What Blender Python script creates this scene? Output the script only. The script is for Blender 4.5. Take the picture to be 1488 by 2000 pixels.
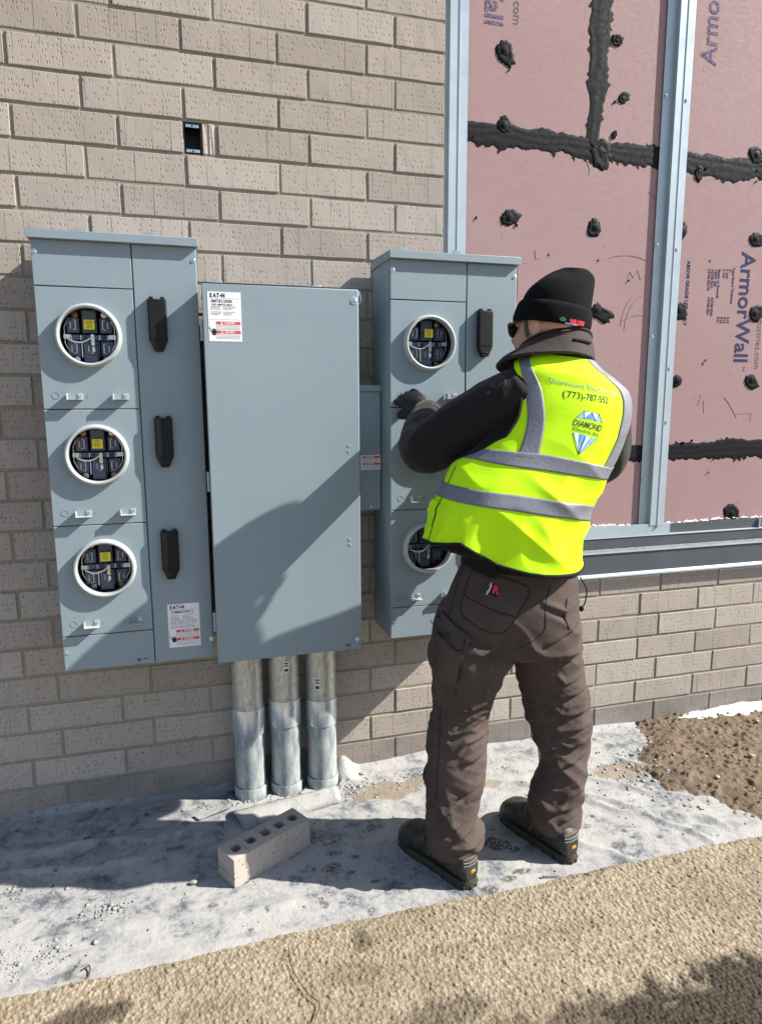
import bpy, bmesh, math, random
import numpy as np
from mathutils import Vector, Matrix, noise as mnoise

for o in list(bpy.data.objects):
    bpy.data.objects.remove(o, do_unlink=True)
SC = bpy.context.scene
COL = SC.collection
rnd = random.Random(7)
NR = np.random.RandomState(11)

# ------------------------------------------------------------------ camera
# world: brick face is the plane y = 0, +x to the right along the wall, z up, ground z = 0, metres
CAM_POS = (0.62498, -2.44586, 1.43511)
CAM_ROWS = [(0.962095, -0.27269, -0.003697), (0.268662, 0.950038, -0.158895), (0.046841, 0.151879, 0.987288)]
cd = bpy.data.cameras.new('camera')
cam = bpy.data.objects.new('camera', cd); COL.objects.link(cam)
_r, _f, _u = [Vector(v) for v in CAM_ROWS]          # right, forward, up
m = Matrix((_r, _u, -_f)).transposed().to_4x4(); m.translation = CAM_POS
cam.matrix_world = m
cd.sensor_fit = 'HORIZONTAL'; cd.sensor_width = 36.0; cd.lens = 36.0*1324.09/1488
cd.clip_start = .05; cd.clip_end = 2000
SC.camera = cam

# ------------------------------------------------------------------ light
SUN_DIR = Vector((-1.0, .32, -.842)).normalized()   # the way the light travels
SUN_EL = math.asin(-SUN_DIR.z)
SUN_AZ = math.atan2(-SUN_DIR.x, -SUN_DIR.y)         # clockwise from +y
W = bpy.data.worlds.new('World'); SC.world = W; W.use_nodes = True
wn = W.node_tree.nodes; wl = W.node_tree.links
bgn = wn['Background']; bgn.inputs['Strength'].default_value = .085
sky = wn.new('ShaderNodeTexSky'); sky.sky_type = 'NISHITA'; sky.sun_disc = False
sky.sun_elevation = SUN_EL; sky.sun_rotation = SUN_AZ
sky.air_density = 1.0; sky.dust_density = .8; sky.ozone_density = 1.0
wl.new(sky.outputs[0], bgn.inputs[0])
ld = bpy.data.lights.new('sun', 'SUN'); ld.energy = 5.0; ld.angle = math.radians(.53); ld.color = (1.0, .95, .87)
sun = bpy.data.objects.new('sun', ld); COL.objects.link(sun)
sun.rotation_euler = SUN_DIR.to_track_quat('-Z', 'Y').to_euler(); sun.location = (6, -3, 6)

SC.view_settings.view_transform = 'Standard'; SC.view_settings.look = 'None'
SC.view_settings.gamma = 1.0; SC.view_settings.use_curve_mapping = False
SC.view_settings.exposure = 1.2
SC.render.engine = 'CYCLES'

# ------------------------------------------------------------------ helpers
def link(o, parent=None):
    COL.objects.link(o)
    if parent is not None: o.parent = parent
    return o
def tag(o, label=None, cat=None, group=None, kind=None):
    if label: o['label'] = label
    if cat: o['category'] = cat
    if group: o['group'] = group
    if kind: o['kind'] = kind
    return o
def empty(name, loc, label, cat, group=None):
    o = bpy.data.objects.new(name, None); o.empty_display_size = .05
    link(o); o.location = loc
    return tag(o, label, cat, group)
def shade(me, ang=None):
    if ang is None: return
    me.polygons.foreach_set('use_smooth', [True]*len(me.polygons))
    if ang < 179:
        me.set_sharp_from_angle(angle=math.radians(ang))
def mesh_obj(name, V, F, mat, parent=None, smooth=None, loc=None):
    """vertices are given in the parent's space (things sit at their Empty)"""
    me = bpy.data.meshes.new(name)
    me.from_pydata([tuple(map(float, v)) for v in V], [], [tuple(map(int, f)) for f in F])
    if mat: me.materials.append(mat)
    shade(me, smooth); me.update()
    o = bpy.data.objects.new(name, me); link(o, parent)
    if loc is not None: o.location = loc
    return o
def big_mesh(name, V, quads, mat, parent=None, smooth=True):
    me = bpy.data.meshes.new(name); n = len(V); q = np.asarray(quads, np.int32)
    me.vertices.add(n); me.vertices.foreach_set('co', np.asarray(V, np.float32).ravel())
    k = q.shape[1]
    me.loops.add(q.size); me.loops.foreach_set('vertex_index', q.ravel())
    me.polygons.add(len(q)); me.polygons.foreach_set('loop_start', np.arange(0, q.size, k, dtype=np.int32))
    me.polygons.foreach_set('loop_total', np.full(len(q), k, np.int32))
    if smooth: me.polygons.foreach_set('use_smooth', np.ones(len(q), bool))
    me.update(calc_edges=True); me.validate()
    if mat: me.materials.append(mat)
    o = bpy.data.objects.new(name, me); link(o, parent)
    return o
class MB:
    """collects shapes of ONE part"""
    def __init__(s): s.bm = bmesh.new()
    def box(s, x0, x1, y0, y1, z0, z1, bev=0, seg=2):
        r = bmesh.ops.create_cube(s.bm, size=1)
        vs = r['verts']
        bmesh.ops.scale(s.bm, vec=(x1-x0, y1-y0, z1-z0), verts=vs)
        bmesh.ops.translate(s.bm, vec=((x0+x1)/2, (y0+y1)/2, (z0+z1)/2), verts=vs)
        if bev:
            es = list({e for v in vs for e in v.link_edges})
            bmesh.ops.bevel(s.bm, geom=es, offset=bev, segments=seg, profile=.5, affect='EDGES')
        return s
    def cyl(s, p0, p1, r0, r1=None, n=16, cap=True):
        p0, p1 = Vector(p0), Vector(p1); d = p1-p0
        q = d.to_track_quat('Z', 'Y').to_matrix().to_4x4(); q.translation = (p0+p1)/2
        bmesh.ops.create_cone(s.bm, cap_ends=cap, segments=n, radius1=r0, radius2=r0 if r1 is None else r1, depth=d.length, matrix=q)
        return s
    def ball(s, c, r, n=12, sc=(1, 1, 1), rot=None):
        mm = Matrix.Translation(Vector(c)) @ (rot.to_4x4() if rot is not None else Matrix()) @ Matrix.Diagonal((*sc, 1))
        bmesh.ops.create_uvsphere(s.bm, u_segments=n*2, v_segments=n, radius=r, matrix=mm); return s
    def tube(s, pts, r, n=8, closed=False):
        pts = [Vector(p) for p in pts]; N = len(pts)
        rr = r if hasattr(r, '__len__') else [r]*N
        rings = []; up = None
        for i, p in enumerate(pts):
            if closed: t = pts[(i+1) % N]-pts[i-1]
            else: t = pts[min(i+1, N-1)]-pts[max(i-1, 0)]
            t.normalize()
            if up is None:
                up = Vector((0, 0, 1)) if abs(t.z) < .9 else Vector((1, 0, 0))
            a = (up-t*up.dot(t)).normalized(); b = t.cross(a); up = a
            rings.append([s.bm.verts.new(p+(a*math.cos(k*2*math.pi/n)+b*math.sin(k*2*math.pi/n))*rr[i]) for k in range(n)])
        for i in range(N if closed else N-1):
            A, B = rings[i], rings[(i+1) % N]
            for k in range(n): s.bm.faces.new((A[k], A[(k+1) % n], B[(k+1) % n], B[k]))
        if not closed:
            s.bm.faces.new(rings[0][::-1]); s.bm.faces.new(rings[-1])
        return s
    def lathe(s, prof, c, axis='y', n=48):
        """prof: (radius, along) pairs, revolved round an axis through c"""
        c = Vector(c); rings = []
        for r, h in prof:
            ring = []
            for k in range(n):
                t = 2*math.pi*k/n; u, v = r*math.cos(t), r*math.sin(t)
                p = Vector((u, h, v)) if axis == 'y' else Vector((u, v, h))
                ring.append(s.bm.verts.new(c+p))
            rings.append(ring)
        for A, B in zip(rings, rings[1:]):
            for k in range(n): s.bm.faces.new((A[k], A[(k+1) % n], B[(k+1) % n], B[k]))
        return s
    def prism(s, poly, h0, h1, axis='y', bev=0):
        """poly in the two other axes, extruded from h0 to h1"""
        def P(a, b, h): return (a, h, b) if axis == 'y' else ((a, b, h) if axis == 'z' else (h, a, b))
        A = [s.bm.verts.new(P(a, b, h0)) for a, b in poly]; B = [s.bm.verts.new(P(a, b, h1)) for a, b in poly]
        n = len(poly); fs = [s.bm.faces.new(A), s.bm.faces.new(B[::-1])]
        for k in range(n): fs.append(s.bm.faces.new((A[k], B[k], B[(k+1) % n], A[(k+1) % n])))
        if bev:
            es = list({e for f in fs for e in f.edges})
            bmesh.ops.bevel(s.bm, geom=es, offset=bev, segments=2, profile=.5, affect='EDGES')
        return s
    def build(s, name, mat, parent=None, smooth=20, loc=None):
        bmesh.ops.recalc_face_normals(s.bm, faces=s.bm.faces[:])
        me = bpy.data.meshes.new(name); s.bm.to_mesh(me); s.bm.free()
        if mat: me.materials.append(mat)
        shade(me, smooth)
        o = bpy.data.objects.new(name, me); link(o, parent)
        if loc is not None: o.location = loc
        return o
def copy_tree(o, parent=None):
    c = o.copy(); COL.objects.link(c)
    if parent is not None: c.parent = parent
    for ch in list(o.children): copy_tree(ch, c)
    return c
def vnoise(P, sc, seed=0., oct=3):
    """fractal value noise for an (n,3) array, about -1..1, numpy only"""
    P = np.asarray(P, float)*np.asarray(sc)+seed*17.31
    out = np.zeros(len(P)); amp = 1.; tot = 0.
    for o_ in range(oct):
        i = np.floor(P).astype(np.int64); f = P-i; f = f*f*(3-2*f)
        def h(dx, dy, dz):
            a = ((i[:, 0]+dx)*374761393+(i[:, 1]+dy)*668265263+(i[:, 2]+dz)*2147483647+int(seed*101)+o_*97) & 0xffffffff
            a = ((a ^ (a >> 13))*1274126177) & 0xffffffff
            return ((a ^ (a >> 16)) & 0xffff)/32767.5-1
        x0 = (h(0,0,0)*(1-f[:,0])+h(1,0,0)*f[:,0])*(1-f[:,1])+(h(0,1,0)*(1-f[:,0])+h(1,1,0)*f[:,0])*f[:,1]
        x1 = (h(0,0,1)*(1-f[:,0])+h(1,0,1)*f[:,0])*(1-f[:,1])+(h(0,1,1)*(1-f[:,0])+h(1,1,1)*f[:,0])*f[:,1]
        out += amp*(x0*(1-f[:, 2])+x1*f[:, 2]); tot += amp; amp *= .5; P = P*2.03+5.1
    return out/tot
def grid_faces(nu, nv, wrap=False):
    """nu columns (wrapping optional), nv rows, index = j*nu+i"""
    i = np.arange(nu if wrap else nu-1); j = np.arange(nv-1)
    I, J = np.meshgrid(i, j); I2 = (I+1) % nu
    return np.stack([J*nu+I, J*nu+I2, (J+1)*nu+I2, (J+1)*nu+I], -1).reshape(-1, 4)
TEXTS = []
def text(s, size, mat, parent, place, name='lettering', bold=0., align='CENTER', sx=1.0, sp=1.0, th=.0004):
    """queue a line of lettering; place(x, y, n) maps text plane to a point in the parent's space"""
    TEXTS.append((s, size, mat, parent, place, name, bold, align, sx, sp, th))
def flush_text():
    objs = []
    for t in TEXTS:
        cu = bpy.data.curves.new('t', 'FONT'); cu.body = t[0]; cu.size = t[1]; cu.align_x = t[7]; cu.align_y = 'CENTER'
        cu.offset = t[6]; cu.resolution_u = 3; cu.space_character = t[9]; cu.fill_mode = 'FRONT'
        o = bpy.data.objects.new('t', cu); COL.objects.link(o); objs.append(o)
    bpy.context.view_layer.update(); dg = bpy.context.evaluated_depsgraph_get()
    for t, o in zip(TEXTS, objs):
        me = bpy.data.meshes.new_from_object(o.evaluated_get(dg))
        me.name = t[5]; me.materials.clear(); me.materials.append(t[2])
        if getattr(t[4], 'fine', False):
            bm = bmesh.new(); bm.from_mesh(me); bmesh.ops.triangulate(bm, faces=bm.faces[:])
            bmesh.ops.subdivide_edges(bm, edges=[e for e in bm.edges if e.calc_length() > .006], cuts=2); bm.to_mesh(me); bm.free()
        sx_ = t[8]
        if sx_ < 0:                                     # negative: stretch to that width
            xs = [v.co.x for v in me.vertices]; sx_ = -sx_/max(1e-6, max(xs)-min(xs))
        for v in me.vertices: v.co = t[4](v.co.x*sx_, v.co.y, t[10])
        n = bpy.data.objects.new(t[5], me); link(n, t[3])
        cu = o.data; bpy.data.objects.remove(o); bpy.data.curves.remove(cu)
    TEXTS.clear()
def on_front(cx, cz, y, rot=0.):
    """lettering on a face that looks towards -y"""
    c, s_ = math.cos(rot), math.sin(rot)
    return lambda x, z, n: Vector((cx+c*x-s_*z, y-n, cz+s_*x+c*z))
# ------------------------------------------------------------------ lofted surfaces (numpy)
def cr(P, t):
    """Catmull-Rom through the rows of P at parameters t (0..len-1)"""
    P = np.asarray(P, float); n = len(P)
    t = np.clip(np.asarray(t, float), 0, n-1-1e-9); i = t.astype(int); f = (t-i)[..., None]
    g = lambda k: P[np.clip(k, 0, n-1)]
    p0, p1, p2, p3 = g(i-1), g(i), g(i+1), g(i+2)
    return .5*(2*p1+(p2-p0)*f+(2*p0-5*p1+4*p2-p3)*f**2+(3*p1-p0-3*p2+p3)*f**3)
def surf(rings, th, v, ex=2.3, off=0.):
    """point on a lofted body: th = angle (-pi/2 is the side seen from behind), v = ring number"""
    r = cr(rings, v); c, s = np.cos(th), np.sin(th)
    e = 2./ex
    cc = np.sign(c)*np.abs(c)**e; ss = np.sign(s)*np.abs(s)**e
    a, b = r[..., 3:6], r[..., 6:9]
    la = np.linalg.norm(a, axis=-1, keepdims=True); lb = np.linalg.norm(b, axis=-1, keepdims=True)
    off = np.asarray(off)[..., None] if np.ndim(off) else off
    return r[..., :3]+cc[..., None]*a*(1+off/la)+ss[..., None]*b*(1+off/lb)
# body cross-sections: centre, half-width vector, half-depth vector (metres, world)
VEST_D=[[1.487,-0.68,1.0076,0.2167,-0.0673,-0.0362,0.068,0.1393,0.018],[1.498,-0.68,1.0526,0.2096,-0.0658,-0.0391,0.0665,0.1345,0.01],[1.5085,-0.685,1.1148,0.2045,-0.0629,-0.03,0.0628,0.1251,0.0],[1.5283,-0.69,1.1818,0.2052,-0.0618,-0.0226,0.0586,0.1138,0.0],[1.5628,-0.695,1.2396,0.209,-0.063,-0.0233,0.0557,0.104,0.0],[1.6134,-0.7,1.2997,0.1934,-0.0582,-0.0211,0.0552,0.0975,0.0],[1.6524,-0.7,1.3707,0.1846,-0.0543,-0.0123,0.0558,0.0948,0.0],[1.6692,-0.695,1.4308,0.1803,-0.0532,-0.013,0.0553,0.0928,0.0],[1.6717,-0.69,1.4786,0.1686,-0.0503,-0.0159,0.0512,0.0859,0.0],[1.6616,-0.685,1.5154,0.1443,-0.0438,-0.0179,0.0467,0.0793,0.0],[1.6613,-0.675,1.5432,0.115,-0.0353,-0.0164,0.0404,0.069,0.0],[1.6745,-0.665,1.5663,0.0832,-0.0254,-0.0112,0.0355,0.0603,0.0]]
PELVIS_D=[[1.5739,-0.65,1.0208,0.1558,-0.0479,-0.0233,0.0607,0.1149,0.0],[1.5696,-0.65,0.9701,0.1617,-0.049,-0.0196,0.0605,0.1151,0.0],[1.5536,-0.655,0.9133,0.1751,-0.0522,-0.0158,0.0621,0.1198,0.0],[1.5393,-0.66,0.8564,0.1901,-0.0558,-0.0121,0.0661,0.1291,0.0],[1.5267,-0.66,0.7953,0.2064,-0.0601,-0.0107,0.0654,0.1294,0.0],[1.524,-0.655,0.74,0.2152,-0.0623,-0.0085,0.0606,0.1207,0.0],[1.5285,-0.65,0.6971,0.2085,-0.0599,-0.0054,0.0494,0.0983,0.0]]
LLEG_D=[[1.4181,-0.655,0.7545,0.1159,-0.036,-0.0193,0.0486,0.1097,0.0],[1.4206,-0.65,0.6956,0.121,-0.0356,-0.0081,0.0466,0.1051,0.0],[1.4035,-0.645,0.6145,0.0991,-0.0278,0.0011,0.0417,0.0964,0.0],[1.3933,-0.64,0.5496,0.0847,-0.024,-0.0003,0.0372,0.0874,0.0],[1.3783,-0.64,0.4953,0.0829,-0.0225,0.0058,0.0346,0.0831,0.0],[1.3709,-0.65,0.4329,0.085,-0.0236,0.0028,0.0338,0.0813,0.0],[1.3647,-0.66,0.357,0.0866,-0.0235,0.0058,0.0329,0.0795,0.0],[1.3566,-0.67,0.2897,0.085,-0.0233,0.0043,0.0328,0.0795,0.0],[1.3465,-0.675,0.2139,0.0799,-0.022,0.0036,0.034,0.0833,0.0],[1.3464,-0.675,0.1609,0.0765,-0.0208,0.0051,0.034,0.0833,0.0],[1.3538,-0.675,0.1121,0.083,-0.0225,0.0059,0.0362,0.0879,0.0],[1.3585,-0.675,0.0817,0.0702,-0.0191,0.0044,0.0352,0.085,0.0]]
RLEG_D=[[1.6674,-0.64,0.7165,0.101,-0.0293,-0.0043,0.0575,0.0996,0.0],[1.6804,-0.635,0.6379,0.102,-0.0296,-0.0044,0.0554,0.095,0.0],[1.706,-0.63,0.5236,0.1003,-0.0288,-0.0028,0.0512,0.0859,0.0],[1.7307,-0.63,0.4377,0.0928,-0.0258,0.0029,0.0478,0.0786,0.0],[1.7422,-0.635,0.3813,0.086,-0.024,0.0021,0.0462,0.0749,0.0],[1.7496,-0.64,0.3145,0.0764,-0.0222,-0.0036,0.0449,0.0722,0.0],[1.7284,-0.65,0.2376,0.0797,-0.0226,-0.0003,0.044,0.0716,0.0],[1.72,-0.655,0.1701,0.0803,-0.0239,-0.0069,0.0449,0.0734,0.0],[1.7205,-0.655,0.1148,0.0774,-0.0229,-0.0061,0.0459,0.0751,0.0],[1.7276,-0.655,0.0779,0.0666,-0.0194,-0.0036,0.0446,0.0724,0.0]]
HAT_D=[[1.6482,-0.64,1.6526,0.1024,-0.0313,-0.0143,0.0493,0.087,0.0],[1.6553,-0.64,1.6807,0.0993,-0.0308,-0.0164,0.051,0.0895,0.0],[1.6639,-0.64,1.7116,0.0935,-0.0291,-0.0156,0.0514,0.0893,0.0],[1.6759,-0.64,1.7412,0.0866,-0.0265,-0.012,0.0503,0.0864,0.0],[1.692,-0.64,1.7702,0.0746,-0.0226,-0.009,0.0448,0.0758,0.0],[1.7091,-0.64,1.7949,0.055,-0.0166,-0.006,0.034,0.0566,0.0],[1.7191,-0.64,1.8109,0.036,-0.0107,-0.003,0.0207,0.0342,0.0]]
COLLAR_D=[[1.6223,-0.66,1.5421,0.1375,-0.038,0.0053,0.0488,0.0873,-0.03],[1.6328,-0.655,1.5555,0.1309,-0.0359,0.0068,0.0466,0.0828,-0.032],[1.6473,-0.65,1.5748,0.1167,-0.0306,0.0142,0.044,0.0773,-0.034],[1.6592,-0.645,1.5963,0.1016,-0.025,0.0223,0.0418,0.0728,-0.036]]
# ------------------------------------------------------------------ materials
class NT:
    def __init__(s, name):
        s.m = bpy.data.materials.new(name); s.m.use_nodes = True; s.t = s.m.node_tree; s.n = s.t.nodes
        s.b = s.n['Principled BSDF']; s.l = s.t.links
        s.tc = s.n.new('ShaderNodeTexCoord'); s.obj = s.tc.outputs['Object']
    def k(s, typ, ins=(), **attr):
        n = s.n.new(typ)
        for a, v in attr.items(): setattr(n, a, v)
        for key, v in (ins.items() if isinstance(ins, dict) else enumerate(ins)):
            if v is None: continue
            if isinstance(v, bpy.types.NodeSocket): s.l.new(v, n.inputs[key])
            else: n.inputs[key].default_value = v
        return n
    def map(s, vec, sc=(1, 1, 1), loc=(0, 0, 0), rot=(0, 0, 0)):
        return s.k('ShaderNodeMapping', {'Vector': vec, 'Scale': sc, 'Location': loc, 'Rotation': rot}).outputs[0]
    def rand(s, vec, k=37.):
        """shift a texture per object so that alike pieces differ"""
        oi = s.k('ShaderNodeObjectInfo')
        sc = s.k('ShaderNodeVectorMath', {0: (k, k*.7, k*1.3)}, operation='SCALE'); s.l.new(oi.outputs['Random'], sc.inputs['Scale'])
        return s.k('ShaderNodeVectorMath', {0: vec, 1: sc.outputs[0]}, operation='ADD').outputs[0], oi.outputs['Random']
    def noise(s, vec, sc=5., det=3., ro=.55, dist=0.):
        return s.k('ShaderNodeTexNoise', {'Vector': vec, 'Scale': sc, 'Detail': det, 'Roughness': ro, 'Distortion': dist}).outputs[0]
    def vor(s, vec, sc=5., feat='F1', out='Distance', rnd_=1.):
        return s.k('ShaderNodeTexVoronoi', {'Vector': vec, 'Scale': sc, 'Randomness': rnd_}, feature=feat).outputs[out]
    def ramp(s, fac, stops, interp='LINEAR'):
        n = s.k('ShaderNodeValToRGB', {0: fac}); n.color_ramp.interpolation = interp; e = n.color_ramp.elements
        while len(e) < len(stops): e.new(.5)
        for q, (p, c) in zip(e, stops):
            q.position = p; q.color = (c, c, c, 1) if not hasattr(c, '__len__') else (*c, 1)
        return n.outputs[0]
    def mix(s, fac, a, b, mode='MIX'):
        n = s.n.new('ShaderNodeMix'); n.data_type = 'RGBA'; n.blend_type = mode
        for key, v in ((0, fac), (6, a), (7, b)):
            if isinstance(v, bpy.types.NodeSocket): s.l.new(v, n.inputs[key])
            else: n.inputs[key].default_value = v if key == 0 else (*v, 1)
        return n.outputs[2]
    def mth(s, op, a, b=None, c=None, clamp=False):
        n = s.k('ShaderNodeMath', (a, b, c), operation=op, use_clamp=clamp); return n.outputs[0]
    def bump(s, h, strength=.5, dist=.01, nrm=None):
        n = s.k('ShaderNodeBump', {'Height': h, 'Strength': strength, 'Distance': dist})
        if nrm is not None: s.l.new(nrm, n.inputs['Normal'])
        return n.outputs[0]
    def out(s, col=None, rough=.6, metal=0., nrm=None, spec=.5, **kw):
        for key, v in (('Base Color', col), ('Roughness', rough), ('Metallic', metal), ('Specular IOR Level', spec), ('Normal', nrm), *kw.items()):
            if v is None: continue
            if isinstance(v, bpy.types.NodeSocket): s.l.new(v, s.b.inputs[key])
            else: s.b.inputs[key].default_value = (*v, 1) if s.b.inputs[key].type == 'RGBA' else v
        return s.m
def plain(name, col, rough=.6, metal=0., spec=.5, var=.12, vs=30., bump=0., bs=200., bd=.001, **kw):
    """a paint or plastic with a little unevenness in tone, gloss and relief"""
    t = NT(name); nz = t.noise(t.obj, vs, 4., .6)
    lo = tuple(c*(1-var) for c in col); hi = tuple(min(1, c*(1+var)) for c in col)
    c = t.ramp(nz, [(.3, lo), (.7, hi)])
    r = t.ramp(t.noise(t.obj, vs*2.3, 3.), [(.3, max(0, rough-.07)), (.7, min(1, rough+.07))])
    n = t.bump(t.noise(t.obj, bs, 3.), bump, bd) if bump else None
    return t.out(c, r, metal, n, spec, **kw)
MT = {}
# brick: wire-cut tan clay with vertical drag lines and pits
def brick_mat(name, damp=0.):
    t = NT(name); v, rd = t.rand(t.obj)
    big = t.noise(v, 9, 3); tone = t.ramp(t.mth('ADD', t.mth('MULTIPLY', big, .45), t.mth('MULTIPLY', rd, .55)), [(.2, (.305, .262, .228)), (.5, (.360, .313, .274)), (.8, (.405, .357, .315))])
    fine = t.noise(t.map(v, (220, 220, 60)), 1., 3., .6)
    col = t.mix(t.ramp(fine, [(.35, .12), (.65, 0.)]), tone, (.22, .185, .160))
    sv = t.k('ShaderNodeSeparateXYZ', (v,)); wob = t.noise(v, 160, 2)
    v2 = t.k('ShaderNodeCombineXYZ', (t.mth('ADD', sv.outputs[0], t.mth('MULTIPLY', wob, .004)), t.mth('MULTIPLY', sv.outputs[2], .42), 0.)).outputs[0]
    pv = t.k('ShaderNodeTexVoronoi', {'Vector': v2, 'Scale': 135., 'Randomness': 1.}, feature='F1', voronoi_dimensions='2D')
    pick = t.ramp(pv.outputs['Color'], [(.56, 0.), (.74, 1.)])
    pitd = t.ramp(pv.outputs['Distance'], [(.10, 1.), (.30, 0.)])
    pit = t.mth('MULTIPLY', pitd, pick)
    px_ = t.k('ShaderNodeSeparateXYZ', (v,)).outputs[0]
    cmb = t.k('ShaderNodeCombineXYZ', (px_, 0., 0.)).outputs[0]
    sc1 = t.mth('FRACT', t.mth('ADD', t.mth('MULTIPLY', px_, 14.), t.mth('MULTIPLY', t.noise(t.map(cmb, (9, 1, 1)), 1., 1., .4), 1.6)))
    line = t.mth('MULTIPLY', t.ramp(sc1, [(.0, 1.), (.020, .8), (.032, 0.)]), t.ramp(t.noise(t.map(v, (16, 16, 7)), 1., 2.), [(.42, 0.), (.60, 1.)]))
    line2 = t.ramp(t.noise(t.map(v, (330, 330, 5)), 1., 2., .5), [(.62, 0.), (.70, 1.)])
    deep = t.mth('MAXIMUM', pit, t.mth('MAXIMUM', t.mth('MULTIPLY', line, .5), t.mth('MULTIPLY', line2, .10)))
    col = t.mix(t.mth('MULTIPLY', deep, .62), col, (.10, .08, .068))  # shade inside the pits is put into the colour; drag lines darkened too
    spk = t.ramp(t.noise(t.map(v, (150, 150, 110)), 1., 2.), [(.70, 0.), (.76, 1.)])
    col = t.mix(t.mth('MULTIPLY', spk, .35), col, (.55, .50, .44))
    h = t.mth('SUBTRACT', t.mth('MULTIPLY', fine, .25), t.mth('MULTIPLY', deep, 1.))
    if damp: col = t.mix(t.ramp(t.noise(t.map(v, (3, 3, 9)), 1., 4), [(.35, damp), (.65, damp*.6)]), col, (.15, .132, .12))
    return t.out(col, .88, 0, t.bump(h, .8, .0022), .25)
MT['brick'] = brick_mat('brick_clay'); MT['brick_damp'] = brick_mat('damp_brick_clay', .75)
t = NT('mortar_sand'); nz = t.noise(t.obj, 7, 4); g = t.noise(t.obj, 420, 3, .7)
col = t.mix(t.ramp(nz, [(.3, 0.), (.7, 1.)]), (.255, .228, .178), (.33, .298, .232))
col = t.mix(t.ramp(g, [(.4, .35), (.6, 0.)]), col, (.16, .14, .11))
MT['mortar'] = t.out(col, .95, 0, t.bump(g, .6, .0025), .1)
# pink sheathing board
t = NT('pink_board'); v, rd = t.rand(t.obj, 1.)
n1 = t.noise(v, 2.2, 4); n2 = t.noise(t.map(v, (40, 40, 90)), 1., 3)
col = t.mix(t.ramp(n1, [(.25, 0.), (.75, 1.)]), (.285, .178, .180), (.312, .200, .200))
wv = t.noise(t.map(v, (900, 900, 900)), 1., 1.)
col = t.mix(t.ramp(t.noise(v, 14, 5, .7), [(.56, 0.), (.72, .35)]), col, (.33, .235, .235))
fl = t.k('ShaderNodeTexVoronoi', {'Vector': v, 'Scale': 20., 'Randomness': 1.}, feature='F1')
spot = t.mth('MULTIPLY', t.ramp(fl.outputs['Distance'], [(.03, 1.), (.07, 0.)]), t.ramp(fl.outputs['Color'], [(.72, 0.), (.76, 1.)]))
col = t.mix(spot, col, (.07, .05, .05))
scr = t.ramp(t.mth('ABSOLUTE', t.mth('SUBTRACT', t.noise(t.map(v, (3, 3, 1.2)), 2.6, 2, .5, 1.2), .5)), [(0., 1.), (.0035, 0.)])
scr = t.mth('MULTIPLY', scr, t.ramp(t.noise(v, 3.1, 2), [(.55, 0.), (.62, 1.)]))
col = t.mix(t.mth('MULTIPLY', scr, .65), col, (.16, .11, .12))
MT['pink'] = t.out(col, t.ramp(n2, [(.3, .70), (.7, .85)]), 0, t.bump(t.mth('ADD', t.mth('MULTIPLY', n1, 1.5), t.mth('ADD', wv, n2)), .25, .0012), .4)
t = NT('black_sealant'); n1 = t.noise(t.obj, 60, 4, .6); n2 = t.noise(t.map(t.obj, (60, 60, 500)), 1., 3)
MT['sealant'] = t.out(t.ramp(n1, [(.3, (.0065, .007, .0085)), (.7, (.012, .013, .016))]), t.ramp(n1, [(.3, .50), (.7, .82)]), 0, t.bump(t.mth('ADD', n1, n2), .35, .002), .10)
MT['galv'] = plain('painted_channel', (.36, .43, .48), .42, .2, .5, .06, 6., .12, 300)
MT['flash'] = plain('dark_grey_flashing', (.068, .078, .090), .5, .0, .4, .10, 8., .15, 260)
t = NT('sunlit_grainy_ledge'); n1 = t.noise(t.map(t.obj, (40, 160, 60)), 1., 4, .65)
MT['ledge'] = t.out(t.ramp(n1, [(.35, (.09, .10, .11)), (.65, (.20, .21, .21))]), .6, 0, None, .4)  # grainy flashing top, sunlight put into its paler colour
MT['ink'] = plain('indigo_print', (.035, .042, .105), .85, 0, .15, .3, 60)
t = NT('worn_indigo_print'); n1 = t.noise(t.obj, 90, 4, .7)
MT['ink_worn'] = t.out(t.ramp(n1, [(.40, (.05, .055, .13)), (.62, (.24, .17, .20))]), .85, 0, None, .15)
MT['scrawl'] = plain('pencil', (.12, .09, .11), .8)
MT['foam'] = plain('torn_foam', (.74, .68, .66), .9, 0, .2, .15, 90, .8, 200, .004)
# enclosures
t = NT('enclosure_paint'); n1 = t.noise(t.obj, 3.5, 4); n2 = t.noise(t.obj, 900, 2); n3 = t.noise(t.map(t.obj, (30, 30, 4)), 1., 4, .7)
col = t.ramp(n1, [(.3, (.200, .256, .290)), (.7, (.218, .274, .308))])
col = t.mix(t.ramp(n3, [(.60, 0.), (.78, .22)]), col, (.24, .295, .325))
col = t.mix(t.ramp(t.noise(t.map(t.obj, (5, 5, 2.2)), 1.7, 6, .72, .6), [(.52, 0.), (.72, .30)]), col, (.235, .27, .285))
fl = t.k('ShaderNodeTexVoronoi', {'Vector': t.obj, 'Scale': 26., 'Randomness': 1.}, feature='F1')
spot = t.mth('MULTIPLY', t.ramp(fl.outputs['Distance'], [(.03, 1.), (.06, 0.)]), t.ramp(fl.outputs['Color'], [(.86, 0.), (.88, 1.)]))
col = t.mix(t.mth('MULTIPLY', spot, .5), col, (.13, .14, .14))
MT['panel'] = t.out(col, t.ramp(n3, [(.35, .50), (.7, .64)]), 0, t.bump(t.mth('ADD', n1, t.mth('MULTIPLY', n2, .03)), .10, .004), .5)
MT['ring'] = plain('cast_ring', (.38, .41, .40), .42, .1, .5, .05, 20, .08, 300)
MT['zinc'] = plain('zinc_screw', (.55, .60, .64), .28, .9, .5, .12, 80)
MT['steel'] = plain('bright_steel', (.62, .63, .62), .3, .85, .5, .15, 60, .1, 300)
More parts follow.
